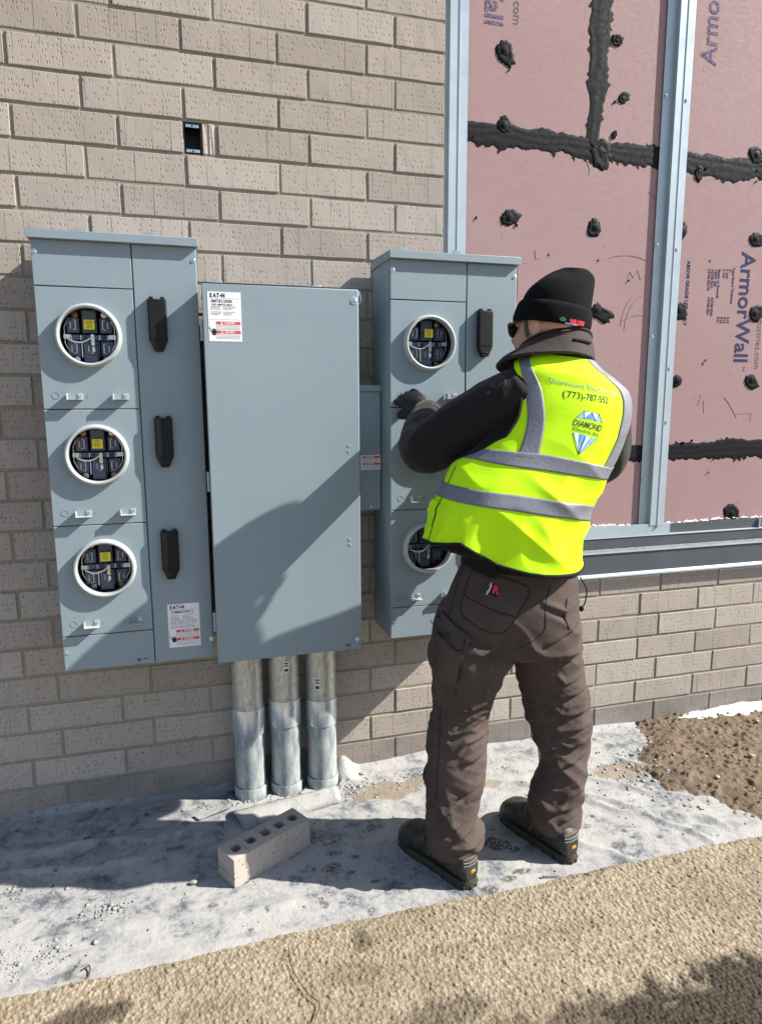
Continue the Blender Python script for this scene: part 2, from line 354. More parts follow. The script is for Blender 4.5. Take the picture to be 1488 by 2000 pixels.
MT['black'] = plain('black_plastic', (.007, .007, .008), .55, 0, .25, .2, 40, .12, 500)
MT['gasket'] = plain('rubber', (.012, .012, .012), .7)
MT['cavity'] = plain('socket_dark', (.018, .018, .018), .6, 0, .4, .3, 40)
MT['block'] = plain('phenolic_block', (.065, .085, .135), .38, 0, .5, .25, 60, .2, 200)
MT['copper'] = plain('copper', (.45, .22, .12), .3, .9)
MT['yellow'] = plain('yellow_tag', (.80, .66, .02), .5, 0, .4, .06)
MT['wire'] = plain('white_wire', (.70, .69, .70), .45)
MT['label'] = plain('label_paper', (.72, .72, .74), .45, 0, .4, .03)
MT['red'] = plain('label_red', (.58, .055, .050), .5)
MT['print'] = plain('label_ink', (.020, .020, .025), .55)
MT['grey_print'] = plain('label_grey', (.22, .22, .25), .55)
MT['white_print'] = plain('label_white', (.75, .75, .75), .5)
# conduits
t = NT('galvanised_pipe'); n1 = t.noise(t.map(t.obj, (26, 26, 3.)), 1., 5, .65); n2 = t.noise(t.map(t.obj, (160, 160, 22)), 1., 3, .6)
sp = t.vor(t.map(t.obj, (1, 1, .5)), 120., 'F1', 'Color')
col = t.mix(t.ramp(sp, [(.2, 0.), (.8, 1.)]), (.46, .47, .44), (.62, .625, .57))
col = t.mix(t.ramp(n1, [(.52, 0.), (.68, .8)]), col, (.30, .31, .26))
col = t.mix(t.ramp(n2, [(.58, 0.), (.68, .75)]), col, (.13, .14, .12))
MT['pipe'] = t.out(col, t.ramp(n1, [(.3, .28), (.7, .48)]), .55, t.bump(n2, .2, .001), .5)
t = NT('weathered_pipe'); n1 = t.noise(t.map(t.obj, (34, 34, 9)), 1., 5, .7); n2 = t.noise(t.map(t.obj, (150, 150, 30)), 1., 4, .65)
col = t.mix(t.ramp(n1, [(.36, 0.), (.62, 1.)]), (.22, .265, .285), (.46, .495, .49))
col = t.mix(t.ramp(n2, [(.62, 0.), (.74, .8)]), col, (.58, .58, .52))
col = t.mix(t.ramp(t.noise(t.obj, 19, 3), [(.64, 0.), (.74, .6)]), col, (.50, .44, .27))
MT['pipe_old'] = t.out(col, .55, .45, t.bump(t.mth('ADD', n1, n2), .4, .002), .5)
MT['coupling'] = plain('zinc_coupling', (.62, .68, .72), .26, .7, .5, .12, 14, .1, 60)
# ground
t = NT('dusty_membrane'); o_ = t.obj
n1 = t.noise(o_, 3.2, 6, .62, .4); n2 = t.noise(o_, 16, 6, .68, .5); n3 = t.noise(o_, 75, 4, .7); n4 = t.noise(t.map(o_, (2, 9, 9), rot=(0, 0, .25)), 1.6, 5, .65)
k = t.mth('ADD', t.mth('ADD', t.mth('MULTIPLY', n1, .42), t.mth('MULTIPLY', n2, .38)), t.mth('MULTIPLY', n3, .20))
col = t.ramp(k, [(.38, (.055, .062, .072)), (.435, (.145, .155, .168)), (.475, (.250, .251, .250)), (.54, (.318, .312, .298))])
col = t.mix(t.ramp(n4, [(.56, 0.), (.70, .55)]), col, (.19, .195, .205))
A_ = lambda nm: t.k('ShaderNodeAttribute', attribute_name=nm).outputs['Fac']
col = t.mix(t.mth('MULTIPLY', A_('bare'), t.ramp(n2, [(.35, .80), (.58, .10)])), col, (.085, .095, .11))
grit = t.noise(o_, 260, 4, .75)
col = t.mix(t.mth('MULTIPLY', A_('sandy'), t.ramp(n3, [(.3, .55), (.6, 1.)])), col, t.ramp(grit, [(.35, (.12, .092, .062)), (.65, (.27, .218, .155))]))
sp = t.k('ShaderNodeTexVoronoi', {'Vector': t.k('ShaderNodeVectorMath', {0: o_, 1: t.k('ShaderNodeVectorMath', {0: t.k('ShaderNodeTexNoise', {'Vector': o_, 'Scale': 40., 'Detail': 3.}).outputs[1], 1: (.035, .035, 0)}, operation='MULTIPLY').outputs[0]}, operation='ADD').outputs[0], 'Scale': 13., 'Randomness': 1.}, feature='F1')
spot = t.mth('MULTIPLY', t.ramp(sp.outputs['Distance'], [(.10, 1.), (.14, 0.)]), t.ramp(sp.outputs['Color'], [(.66, 0.), (.70, 1.)]))
col = t.mix(t.mth('MAXIMUM', t.mth('MULTIPLY', spot, .85), t.mth('MULTIPLY', A_('damp'), t.ramp(t.noise(o_, 105, 3, .6), [(.42, 0.), (.48, .92)]))), col, (.050, .048, .040))
MT['membrane'] = t.out(col, .82, 0, t.bump(t.mth('ADD', n2, t.mth('MULTIPLY', n3, .7)), .55, .006), .3)
t = NT('sand_grit'); n1 = t.noise(t.obj, 6, 5, .6); n2 = t.noise(t.obj, 240, 4, .75); n3 = t.noise(t.obj, 40, 4, .7)
col = t.ramp(n1, [(.35, (.140, .104, .072)), (.65, (.235, .184, .132))])
col = t.mix(t.ramp(n2, [(.35, .55), (.65, 0.)]), col, (.09, .062, .042)); col = t.mix(t.ramp(n2, [(.62, 0.), (.75, .5)]), col, (.32, .27, .21))
MT['sand'] = t.out(col, .95, 0, t.bump(t.mth('ADD', n2, t.mth('MULTIPLY', n3, 1.4)), .9, .006), .15)
MT['soil'] = plain('bare_soil', (.17, .13, .095), .95, 0, .15, .35, 4, .8, 60, .01)
MT['snow'] = plain('old_snow', (.62, .64, .68), .6, 0, .3, .12, 30, .9, 70, .012)
MT['stone'] = plain('crumbled_stone', (.27, .262, .25), .9, 0, .2, .3, 40, .5, 200, .003)
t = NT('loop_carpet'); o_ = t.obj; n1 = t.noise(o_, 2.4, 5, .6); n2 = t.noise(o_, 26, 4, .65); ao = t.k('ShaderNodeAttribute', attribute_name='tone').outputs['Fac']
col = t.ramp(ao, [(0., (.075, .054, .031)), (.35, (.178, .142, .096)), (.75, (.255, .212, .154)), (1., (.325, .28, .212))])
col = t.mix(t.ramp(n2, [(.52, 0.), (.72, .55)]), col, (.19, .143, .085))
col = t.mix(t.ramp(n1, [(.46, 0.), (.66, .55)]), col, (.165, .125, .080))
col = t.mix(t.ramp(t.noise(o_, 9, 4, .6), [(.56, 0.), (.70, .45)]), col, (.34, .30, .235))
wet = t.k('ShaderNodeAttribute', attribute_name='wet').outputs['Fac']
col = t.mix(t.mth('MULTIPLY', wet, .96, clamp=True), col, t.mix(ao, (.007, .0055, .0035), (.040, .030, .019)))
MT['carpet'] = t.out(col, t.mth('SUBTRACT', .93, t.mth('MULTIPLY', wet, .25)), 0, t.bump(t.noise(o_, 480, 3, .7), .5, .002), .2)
MT['rust'] = plain('rusty_iron', (.13, .065, .035), .8, .2, .4, .4, 120, .5, 200)
MT['nail'] = plain('dull_nail', (.16, .15, .15), .5, .7, .5, .2, 90)
# person
def cloth(name, col, rough=.9, weave=900., wb=.25, fold=0., var=.1, sheen=0.):
    t = NT(name); a = t.noise(t.obj, 8, 5, .65); w_ = t.noise(t.map(t.obj, (weave, weave, weave*.6)), 1., 2.)
    c = t.ramp(a, [(.3, tuple(q*(1-var) for q in col)), (.7, tuple(min(1, q*(1+var)) for q in col))])
    h = t.mth('MULTIPLY', w_, .15)
    if fold:
        f1 = t.noise(t.map(t.obj, (22, 22, 34), rot=(.5, .3, .4)), 1., 3, .55, .8)
        h = t.mth('ADD', h, t.mth('MULTIPLY', f1, fold))
    return t.out(c, rough, 0, t.bump(h, wb, .006), .2, **({'Sheen Weight': sheen} if sheen else {}))
MT['vest'] = cloth('hi_vis_mesh', (.52, .88, .006), .75, 700, .3, .3, .04)
MT['reflect'] = plain('silver_reflective', (.15, .158, .185), .55, .0, .5, .10, 30, .25, 120, .003)
MT['trim'] = cloth('black_binding', (.012, .012, .014), .8)
MT['jacket'] = cloth('dark_softshell', (.012, .0088, .0092), .82, 700, .35, .8, .18, .1)
MT['jacket2'] = cloth('brown_softshell', (.027, .0185, .017), .78, 700, .35, .8, .12, .1)
MT['pants'] = cloth('brown_canvas', (.066, .049, .043), .9, 800, .35, .5, .2)
MT['seam'] = cloth('stitch_thread', (.024, .018, .016), .9)
MT['skin'] = plain('skin', (.50, .29, .215), .5, 0, .4, .10, 40, .25, 300, **{'Subsurface Weight': .08, 'Subsurface Radius': (.01, .004, .002)})
MT['hair'] = plain('short_hair', (.10, .065, .045), .7, 0, .3, .3, 200, .8, 500)
t = NT('black_knit'); n1 = t.noise(t.obj, 30, 3); sx_ = t.k('ShaderNodeAttribute', attribute_name='ang').outputs['Fac']
rib = t.mth('SINE', t.mth('MULTIPLY', sx_, 150.))
MT['knit'] = t.out(t.ramp(n1, [(.3, (.0045, .0045, .005)), (.7, (.007, .007, .0075))]), .92, 0, t.bump(t.mth('ADD', rib, n1), .5, .0012), .1)
MT['leather'] = plain('black_leather', (.026, .025, .023), .55, 0, .4, .5, 40, .5, 160, .003)
MT['mesh_cloth'] = plain('boot_fabric', (.014, .015, .014), .85, 0, .3, .3, 120, .6, 600)
MT['sole'] = plain('boot_sole', (.036, .032, .023), .8, 0, .3, .3, 60, .5, 150)
MT['lace'] = plain('yellow_lace', (.15, .115, .045), .85)
MT['amber'] = plain('boot_badge', (.36, .20, .01), .6)
MT['glove'] = plain('black_rubber_glove', (.008, .008, .009), .6, 0, .3, .3, 60, .6, 400, .0015)
MT['lens'] = plain('dark_lens', (.035, .028, .018), .12, 0, .6)
MT['frame'] = plain('black_frame', (.010, .010, .010), .35)
MT['blue_gem'] = plain('print_light_blue', (.30, .52, .85), .6, 0, .3, .25, 60)
MT['blue_gem2'] = plain('print_pale_blue', (.60, .78, .95), .6, 0, .3, .15, 60)
MT['blue_gem3'] = plain('print_mid_blue', (.14, .33, .68), .6, 0, .3, .2, 60)
MT['silver_print'] = plain('print_silver', (.30, .33, .24), .5, .0)
MT['vest_print'] = plain('print_black', (.035, .040, .025), .7)
MT['hat_red'] = plain('thread_red', (.62, .03, .03), .8)
MT['hat_green'] = plain('thread_green', (.02, .14, .05), .8)
MT['hat_blue'] = plain('thread_blue', (.22, .28, .62), .8)
MT['zip'] = plain('grey_trim', (.16, .16, .15), .6)
# ------------------------------------------------------------------ ground sheet
V = [(-300, -300, -.03), (300, -300, -.03), (300, 300, -.03), (-300, 300, -.03)]
tag(mesh_obj('ground', V, [(0, 1, 2, 3)], MT['soil']), kind='structure')

# ------------------------------------------------------------------ brick wall
wall = empty('brick_wall', (0, 0, 0), 'tan running-bond brick wall with raked mortar joints behind the electrical cabinets', 'brick wall')
BZ, BL, JT = .1016, .3048, .0105
WX0, WX1, WX2 = -.55, 1.556, 3.62
mb = MB()
HX0, HX1, HZ0, HZ1 = .655, .715, 2.240, 2.338            # hole for the outlet box
mb.box(WX0, HX0,  .0034, .16, 0, 3.25); mb.box(HX1, WX1-.003,  .0034, .16, 0, 3.25)
mb.box(HX0, HX1,  .0034, .16, 0, HZ0); mb.box(HX0, HX1,  .0034, .16, HZ1, 3.25)
mb.box(WX1-.003, WX2,  .0034, .16, 0, .712)
mb.build('mortar', MT['mortar'], wall, None)
def brick_mesh(L, seed, H=BZ-JT):
    r = random.Random(seed); bm = bmesh.new()
    bmesh.ops.create_cube(bm, size=1); bmesh.ops.scale(bm, vec=(L, .086, H), verts=bm.verts)
    es = [e for e in bm.edges if abs(e.verts[0].co.x-e.verts[1].co.x) > .01]
    bmesh.ops.subdivide_edges(bm, edges=es, cuts=4)
    for v in bm.verts:
        v.co.x += r.uniform(-.0009, .0009); v.co.z += r.uniform(-.0008, .0008); v.co.y += r.uniform(-.0006, .0006)
    fe = [e for e in bm.edges if all(v.co.y < -.03 for v in e.verts) and len(e.link_faces) == 2 and any(f.normal.y > -.5 for f in e.link_faces)]
    bmesh.ops.bevel(bm, geom=fe, offset=.0022, segments=2, profile=.6, affect='EDGES')
    bm.normal_update()
    me = bpy.data.meshes.new('brick'); bm.to_mesh(me); bm.free(); me.materials.append(MT['brick'])
    return me
FULL = [brick_mesh(BL-JT, s) for s in range(6)]
nb = 0
DAMP = [brick_mesh(BL-JT, 20+s) for s in range(3)]
def put_brick(x0, x1, zc, damp=False):
    global nb
    L = x1-x0
    me = rnd.choice(DAMP if damp else FULL) if abs(L-(BL-JT)) < .002 else brick_mesh(L, nb+50)
    if damp: me.materials[0] = MT['brick_damp']
    o = bpy.data.objects.new('brick', me); link(o, wall); nb += 1
    o.location = ((x0+x1)/2, .043+rnd.uniform(-.0016, .0016), zc+rnd.uniform(-.0006, .0006))
    o.rotation_euler = (rnd.uniform(-.006, .006), rnd.uniform(-.003, .003), rnd.uniform(-.004, .004))
for r in range(-5, 26):
    zc = 2.595-BZ*r; xr = WX1 if r <= 18 else WX2
    j = (.0508 if r % 2 == 0 else .1524)-BL*4
    while j < xr:
        a, b = max(j+JT/2, WX0), min(j+BL-JT/2, xr); j += BL
        if b-a < .025: continue
        if r == 3 and a < .66 < b:
            put_brick(a, HX0-.001, zc); put_brick(HX1+.001, b-.003, zc)
        else: put_brick(a, b, zc, r == 25)

# the wall runs on beyond the view on both sides
FV, FF = [], []
def far_brick(x0, x1, zc):
    b = len(FV); dy = rnd.uniform(-.0015, .0015); c = .0025
    for xx, yy, zz in ((0, 0, 0), (1, 0, 0), (1, 0, 1), (0, 0, 1)):
        FV.append((x0+c+(x1-x0-2*c)*xx, dy, zc-.0455+c+(.091-2*c)*zz))
    for xx, yy, zz in ((0, 0, 0), (1, 0, 0), (1, 0, 1), (0, 0, 1)): FV.append((x0+(x1-x0)*xx, dy+c, zc-.0455+.091*zz))
    for xx, yy, zz in ((0, 0, 0), (1, 0, 0), (1, 0, 1), (0, 0, 1)): FV.append((x0+(x1-x0)*xx, .05, zc-.0455+.091*zz))
    FF.append((b, b+1, b+2, b+3))
    for k in range(4):
        j = (k+1) % 4; FF.append((b+4+k, b+4+j, b+j, b+k)); FF.append((b+8+k, b+8+j, b+4+j, b+4+k))
for r in range(-5, 26):
    zc = 2.595-BZ*r; j = (.0508 if r % 2 == 0 else .1524)-BL*10
    while j < 6.0:
        a, b = j+JT/2, j+BL-JT/2; j += BL
        for lo, hi in ((-2.6, WX0-JT), (WX2+JT, 6.0)):
            if lo > 0 and r <= 18: continue
            a2, b2 = max(a, lo), min(b, hi)
            if b2-a2 > .03: far_brick(a2, b2, zc)
tag(mesh_obj('brickwork', FV, FF, MT['brick'], wall), kind='stuff')
MB().box(-2.6, WX0, .0036, .16, 0, 3.25).box(WX2, 6.0, .0036, .16, 0, .712).build('mortar', MT['mortar'], wall, None)

# recessed outlet box in the wall
ob = empty('outlet_box', (.685, .0, 2.2885), 'small recessed steel outlet box let into the upper brick wall', 'outlet box')
w_, h_ = .0255, .0440
MB().box(-w_-.0015, -w_, .002, .062, -h_, h_).box(w_, w_+.0015, .002, .062, -h_, h_).box(-w_, w_, .0021, .062, h_-.0015, h_).box(-w_, w_, .0021, .062, -h_, -h_+.0015).box(-w_-.001, w_+.001, .0605, .064, -h_+.001, h_-.001).build('box', MT['cavity'], ob, None)
for s_ in (-1, 1):
    MB().box(-.021, .021, .003, .0046, s_*.0385-.0055, s_*.0385+.0055, .0008).build('mounting_ear', MT['zinc'], ob)
    MB().cyl((0, .0032, s_*.0385), (0, .001, s_*.0385), .0028, n=10).build('screw', MT['cavity'], ob)
MB().lathe([(.0115, .0604), (.0115, .0585), (.0095, .0585), (.0095, .0604)], (0, 0, -.004), n=20).build('knockout', MT['cavity'], ob)

# ------------------------------------------------------------------ pink sheathing wall
YP = .045
sh = empty('sheathing_wall', (2.4, YP, .85), 'pink insulation-board wall with black sealed joints and printed lettering', 'sheathing wall')
def loc_sh(p): return Vector(p)-Vector((2.4, YP, .85))
def board(x0, x1, z0, z1):
    p = loc_sh((x0, YP, z0)); q = loc_sh((x1, YP+.05, z1))
    MB().box(p.x, q.x, p.y, q.y, p.z, q.z, .0015).build('insulation_board', MT['pink'], sh)
SX, SZ1, SZ2 = 2.196, 2.414, 1.221
g_ = .002
board(1.54, SX-g_, SZ1+g_, 3.45); board(SX+g_, 6.0, SZ1+g_, 3.45)
board(1.54, 6.0, SZ2+g_, SZ1-g_); board(1.54, 6.0, .80, SZ2-g_)
bk = MB(); bk.box(1.54-2.4, 6.0-2.4, .052, .10, -.05, 2.6); bk.build('backing', MT['gasket'], sh, None)
def sealant_strip(pts, seed, ridges=3, thick=.0019, nm='sealant_strip'):
    """pts: (x, z, half width up, half width down)"""
    r = np.random.RandomState(seed); P = np.array(pts, float)
    L = np.concatenate([[0], np.cumsum(np.hypot(*np.diff(P[:, :2], axis=0).T))]); N = max(12, int(L[-1]/.007)); K = 13
    s = np.linspace(0, L[-1], N)
    X, Z, U, D = [np.interp(s, L, P[:, k]) for k in range(4)]; U = U*1.2; D = D*1.2
    tx = np.gradient(X, s); tz = np.gradient(Z, s); q = np.hypot(tx, tz); nx, nz = -tz/q, tx/q
    def wob(a, b): 
        return np.interp(s, np.linspace(0, L[-1], max(3, int(L[-1]/b))), r.randn(max(3, int(L[-1]/b))))*a
    U = U*(1+wob(.10, .06)+wob(.07, .014)); D = D*(1+wob(.12, .05)+wob(.09, .012))
    V = []
    lane = wob(.12, .09)
    for k in range(K):
        e = k/(K-1)*2-1
        off = np.where(e > 0, e*U, e*D)
        hgt = thick*(1-abs(e)**5)*(1+.28*np.cos((e+lane)*ridges*math.pi)+wob(.10, .02)) if abs(e) < 1 else np.full(N, -.0004)
        V.append(np.stack([X+nx*off, YP-hgt, Z+nz*off], 1))
    V = np.stack(V, 0).reshape(-1, 3)-np.array([2.4, YP, .85])
    F = grid_faces(N, K)
    o = mesh_obj(nm, V, F, MT['sealant'], sh, 60)
    # ragged trowel smears beyond the edges
    V = []; F = []
    for i in range(int(L[-1]/.030)):
        k = r.randint(1, N-2); side = -1 if r.rand() < .72 else 1
        base = (U[k] if side > 0 else D[k])*.9; ln = .003+.012*r.rand()**1.8; hw = .005+.012*r.rand(); sk = .5*r.randn()*ln; b = len(V)
        for e_, f_, hh in ((-hw, 0, .0012), (hw, 0, .0012), (hw*.7+sk*.5, ln*.55, .0008), (-hw*.6+sk*.5, ln*.5, .0008), (sk, ln+base*.1, .0002)):
            q0 = side*(base+f_); V.append((X[k]+tx[k]/q[k]*e_+nx[k]*q0-2.4, -hh, Z[k]+tz[k]/q[k]*e_+nz[k]*q0-.85))
        F += [(b, b+1, b+2, b+3), (b+3, b+2, b+4)]
    tag(mesh_obj('sealant_smear', V, F, MT['sealant'], o), kind='stuff')
    return o
sealant_strip([(1.60, 2.427, .026, .040), (1.80, 2.425, .030, .045), (2.00, 2.417, .034, .032), (2.16, 2.410, .030, .035), (2.26, 2.411, .028, .038), (2.50, 2.408, .030, .040), (2.70, 2.400, .030, .040), (3.1, 2.395, .032, .045), (6.0, 2.39, .03, .04)], 1)
sealant_strip([(SX-.012, 2.43, .026, .026), (SX-.005, 2.55, .026, .028), (SX, 2.62, .036, .036), (SX+.002, 2.8, .040, .040), (SX, 3.0, .038, .040), (SX, 3.44, .036, .036)], 2, 2)
sealant_strip([(1.60, 1.235, .03, .03), (2.2, 1.225, .028, .03), (2.45, 1.222, .028, .032), (2.75, 1.222, .034, .034), (3.0, 1.232, .034, .036), (3.2, 1.226, .032, .034), (6.0, 1.22, .03, .03)], 3)
def sealant_blob(x, z, rad, seed, smear=(0., 0., 0.), washer=True):
    """smear: direction (dx, dz) and how far the dab was dragged"""
    r = np.random.RandomState(seed); n = 40; K = 8
    th = np.arange(n)*2*math.pi/n
    R_ = rad*(1+.10*np.interp(th, np.linspace(0, 2*math.pi, 9), np.r_[r.randn(8), 0])+.07*r.randn(n))
    sx, sz, sl = smear
    al = np.cos(th)*sx+np.sin(th)*sz
    R_ = R_+rad*sl*np.clip(al, 0, 1)**4*(1+.22*r.randn(n)*(al > .6))
    V = [(x, YP-.0055, z)]; F = []
    for k in range(1, K+1):
        e = k/K
        h = (.0038*(1-e**2)+.0011*math.cos(e*9)+.0010) if k < K else -.0004
        for a, q in zip(th, R_):
            V.append((x+q*e*math.cos(a), YP-h-(.0007*r.randn() if 1 < k < K else 0), z+q*e*math.sin(a)))
    for a in range(n): F.append((0, 1+a, 1+(a+1) % n))
    for k in range(K-1):
        for a in range(n): F.append((1+k*n+a, 1+(k+1)*n+a, 1+(k+1)*n+(a+1) % n, 1+k*n+(a+1) % n))
    V = np.array(V)-np.array([2.4, YP, .85])
    o = mesh_obj('sealant_dab', V, F, MT['sealant'], sh, 50)
    if washer:
        c = loc_sh((x+rnd.uniform(-.006, .006), YP-.0022, z+.004))
        MB().lathe([(.0005, -.0062), (.006, -.006), (.0075, -.0035), (.016, -.0022), (.023, .0005), (.025, .004)], c, n=24).build('washer', MT['sealant'], o)
    return o
fx = lambda x: .625+(x-.625)*1.006
for i, (x, z, rd_, sm) in enumerate([(1.800, 2.705, .036, (.5, -.8, .9)), (1.805, 2.452, .030, (0, 1, .1)), (1.829, 2.128, .030, (.9, .3, .9)), (2.200, 2.116, .033, (.2, .9, .2)),
        (2.606, 2.127, .028, (.4, .9, .7)), (2.985, 2.118, .034, (1, 0, .3)), (3.011, 1.812, .036, (.9, .4, .8)), (3.013, 1.527, .032, (.7, -.6, 1.0)), (2.974, .930, .040, (-.8, .4, .6)),
        (2.618, 1.814, .036, (.8, -.5, .5)), (2.232, 1.80, .030, (.9, -.4, 1.6)), (2.628, 1.520, .026, (.8, .3, .3)), (2.958, 2.450, .036, (-.9, .3, .5)), (2.672, 2.368, .022, (0, -1, .8)),
        (2.215, 2.402, .050, (-.1, -1, .6)), (2.268, 2.465, .013, (.7, .7, .8)), (3.42, 2.12, .032, (1, 0, .4)), (3.42, 1.80, .034, (0, 1, .5)), (3.42, 1.52, .03, (1, 1, .4)), (2.30, 2.60, .020, (.9, .5, .9)), (2.262, 2.80, .022, (.8, .3, .8))]):
    sealant_blob(fx(x), z, rd_, 100+i, sm, washer=rd_ > .024 and i not in (14,))
# small flecks of black sealant trailing off the seams
for i in range(22):
    if i < 15: x, z = rnd.uniform(1.68, 3.1), (2.414 if i % 2 else 1.222)+rnd.uniform(-.10, .07)
    else: x, z = rnd.uniform(1.68, 3.1), rnd.uniform(.95, 2.9)
    sealant_blob(x, z, rnd.uniform(.0018, .0036), 300+i, (rnd.uniform(-1, 1), -1 if i % 3 else 1, rnd.uniform(.4, 3.)), False).name = 'sealant_fleck'
# printed lettering
CW = -math.pi/2
def on_sh(x, z, rot): 
    p = loc_sh((x, YP, z)); return on_front(p.x, p.z, p.y-.0004, rot)
text('ArmorWall', .104, MT['ink'], sh, on_sh(2.963, 1.834, CW), 'board_print', .0016, sx=.95)
text('TM', .016, MT['ink'], sh, on_sh(2.985, 1.578, CW), 'board_print')
text('industries.com', .042, MT['scrawl'], sh, on_sh(3.055, 1.70, CW), 'board_print', 0)
text('ABOVE GRADE USE ONLY', .022, MT['ink'], sh, on_sh(2.665, 1.885, CW), 'board_print', .0007, sx=1.02)
for k, (s_, dx, z) in enumerate([('Total Board Thickness', .0, 1.925), ('2"', -.017, 1.985), ('2 3/4"', -.034, 1.972), ('3 1/4"', -.051, 1.972), ('Meets or Exceeds', -.074, 1.93), ('NFPA 285', -.091, 1.952), ('ASTM E331', -.108, 1.948), ('ASTM E2178', -.125, 1.945), ('ASTM E283', -.100, 1.835), ('ASTM E84', -.118, 1.838), ('R13', -.012, 1.782), ('R16', -.029, 1.782), ('R18', -.046, 1.782), ('R21', -.063, 1.782)]):
    text(s_, .0165, MT['ink'], sh, on_sh(2.895+dx, z, CW), 'board_print', .0005)
text('Armor', .104, MT['ink_worn'], sh, on_sh(2.700, 2.905, -CW), 'board_print', .0016, sx=.95)
text('ArmorWall', .104, MT['ink_worn'], sh, on_sh(1.757, 3.015, CW), 'board_print', .0016, sx=.95)
text('industries.com', .046, MT['scrawl'], sh, on_sh(1.852, 2.935, CW), 'board_print')
for x, z in [(2.005, 2.005), (2.225, 1.995), (2.757, 2.020), (2.757, 1.595), (2.31, 1.52)]:
    p = loc_sh((fx(x), YP-.0005, z)); s_ = .007
    MB().box(p.x-s_, p.x+s_, p.y-.0003, p.y, p.z-.0012, p.z+.0012).box(p.x-.0012, p.x+.0012, p.y-.0007, p.y-.0004, p.z-s_, p.z+s_).build('cross_mark', MT['ink'], sh, None)
# pencil scrawls
def scrawl(pts, rr=.0005):
    MB().tube([loc_sh((fx(x), YP-.0006, z)) for x, z in pts], rr, 5).build('pencil_mark', MT['scrawl'], sh)
def arc(cx, cz, rx, rz, a0, a1, n=16): return [(cx+rx*math.cos(a0+(a1-a0)*k/n), cz+rz*math.sin(a0+(a1-a0)*k/n)) for k in range(n+1)]
scrawl(arc(2.36, 1.99, .10, .03, 2.8, .5)); scrawl(arc(2.44, 1.72, .10, .16, 3.0, 1.9)); scrawl(arc(2.46, 1.72, .10, .15, 3.1, 1.8)); scrawl([(2.34, 1.76), (2.40, 1.785), (2.455, 1.79)])
scrawl([(2.36, 1.93), (2.375, 1.96), (2.39, 1.935), (2.41, 1.965), (2.425, 1.93), (2.45, 1.95)]); scrawl([(1.80, 1.96), (1.875, 1.955), (1.875, 1.83)]); scrawl([(1.83, 1.93), (1.845, 1.86), (1.85, 1.91)])
scrawl([(2.72, 1.45), (2.76, 1.465), (2.745, 1.42), (2.775, 1.44), (2.78, 1.385)]); scrawl([(2.88, 1.455), (2.905, 1.43), (2.955, 1.365)]); scrawl([(2.95, 1.38), (3.03, 1.385), (3.03, 1.35)])
scrawl([(2.14, 2.39), (2.17, 2.33), (2.165, 2.31)]); scrawl([(2.44, 2.27), (2.47, 2.245), (2.465, 2.26)]); scrawl([(1.945, 2.02), (1.95, 1.985), (1.965, 1.99)])
# torn foam crumbs along the bottom edge
V = []; F = []
for i in range(190):
    x = rnd.uniform(1.7, 3.6); s_ = rnd.uniform(.003, .010); z = .908+.004*math.sin(x*9)+rnd.uniform(-.003, .003)
    p = loc_sh((x, YP-.004, z)); b = len(V)
    for d in ((s_*2, 0, 0), (-s_*2, 0, 0), (0, -.007, s_*.3), (0, .003, s_), (0, 0, -s_*.5)): V.append((p.x+d[0]*rnd.uniform(.6, 1.3), p.y+d[1], p.z+d[2]))
    F += [(b, b+2, b+3), (b+1, b+3, b+2), (b, b+4, b+2), (b+1, b+2, b+4)]
tag(mesh_obj('torn_foam_edge', V, F, MT['foam'], sh, None), kind='stuff')

# ------------------------------------------------------------------ metal channels on the sheathing
def channel(name, x0, z0, z1, label, left_w=.0455, screws=()):
    o = empty(name, (x0, YP, z0), label, 'metal channel', 'metal channels on the pink wall')
    H = z1-z0; e = .025; a = left_w
    poly = [(0, -.0062), (a, -.0062), (a, -e), (a+.034, -e), (a+.0345, -e-.0022), (a+.0385, -e-.0022), (a+.039, -e+.002), (a+.071, -e+.002), (a+.071, -e+.0042), (a+.0375, -e+.0042), (a+.0365, -e+.002), (a+.002, -e+.002), (a+.002, -.0050), (0, -.0050)]
    MB().prism(poly, 0, H, 'z').build('extrusion', MT['galv'], o, None)
    for dx, z, yy in screws:
        s_ = MB().cyl((dx, yy, z-z0), (dx, yy-.003, z-z0), .0068, n=14).cyl((dx, yy-.003, z-z0), (dx, yy-.0075, z-z0), .0048, .0042, n=6)
        s_.build('screw', MT['zinc'], o)
    return o
channel('metal_channel', 2.4885, .905, 3.4, 'pale blue-grey metal channel running full height up the middle of the pink wall',
        screws=[(.0, 0, 0)][:0]+[(.012, z, -.0062) for z in (2.63, 2.07, 1.705, 1.105)]+[(.096, z, -.0228) for z in (2.615, 2.052, 1.574, 1.35)])
channel('metal_channel', 1.5575, .905, 3.4, 'pale blue-grey metal channel along the brick edge above the right meter cabinet', .026)

# sill flashing along the foot of the pink wall
si = empty('sill_flashing', (1.56, 0, .70), 'dark grey stepped sill flashing with bright drip edge under the pink wall', 'sill flashing')
def sill_part(nm, poly, mat, x1=4.44, x0=0.): MB().prism([(y, z-.70) for y, z in poly], x0, x1, 'x').build(nm, mat, si, None)
sill_part('drip_edge', [(-.012, .7155), (-.024, .7075), (-.0245, .7015), (-.0225, .7015), (-.022, .7060), (-.010, .7135)], MT['galv'])  # hem and both nosings: edge highlight put into a paler colour
sill_part('lower_face', [(-.0085, .7145), (-.0105, .7165), (-.0105, .8030), (-.0085, .8030)], MT['flash'])
sill_part('ledge', [(-.0125, .8032), (-.0125, .8065), (.026, .8160), (.026, .8125)], MT['ledge'])
sill_part('ledge_nosing', [(-.0150, .8030), (-.0150, .8072), (-.0128, .8078), (-.0128, .8030)], MT['galv'])
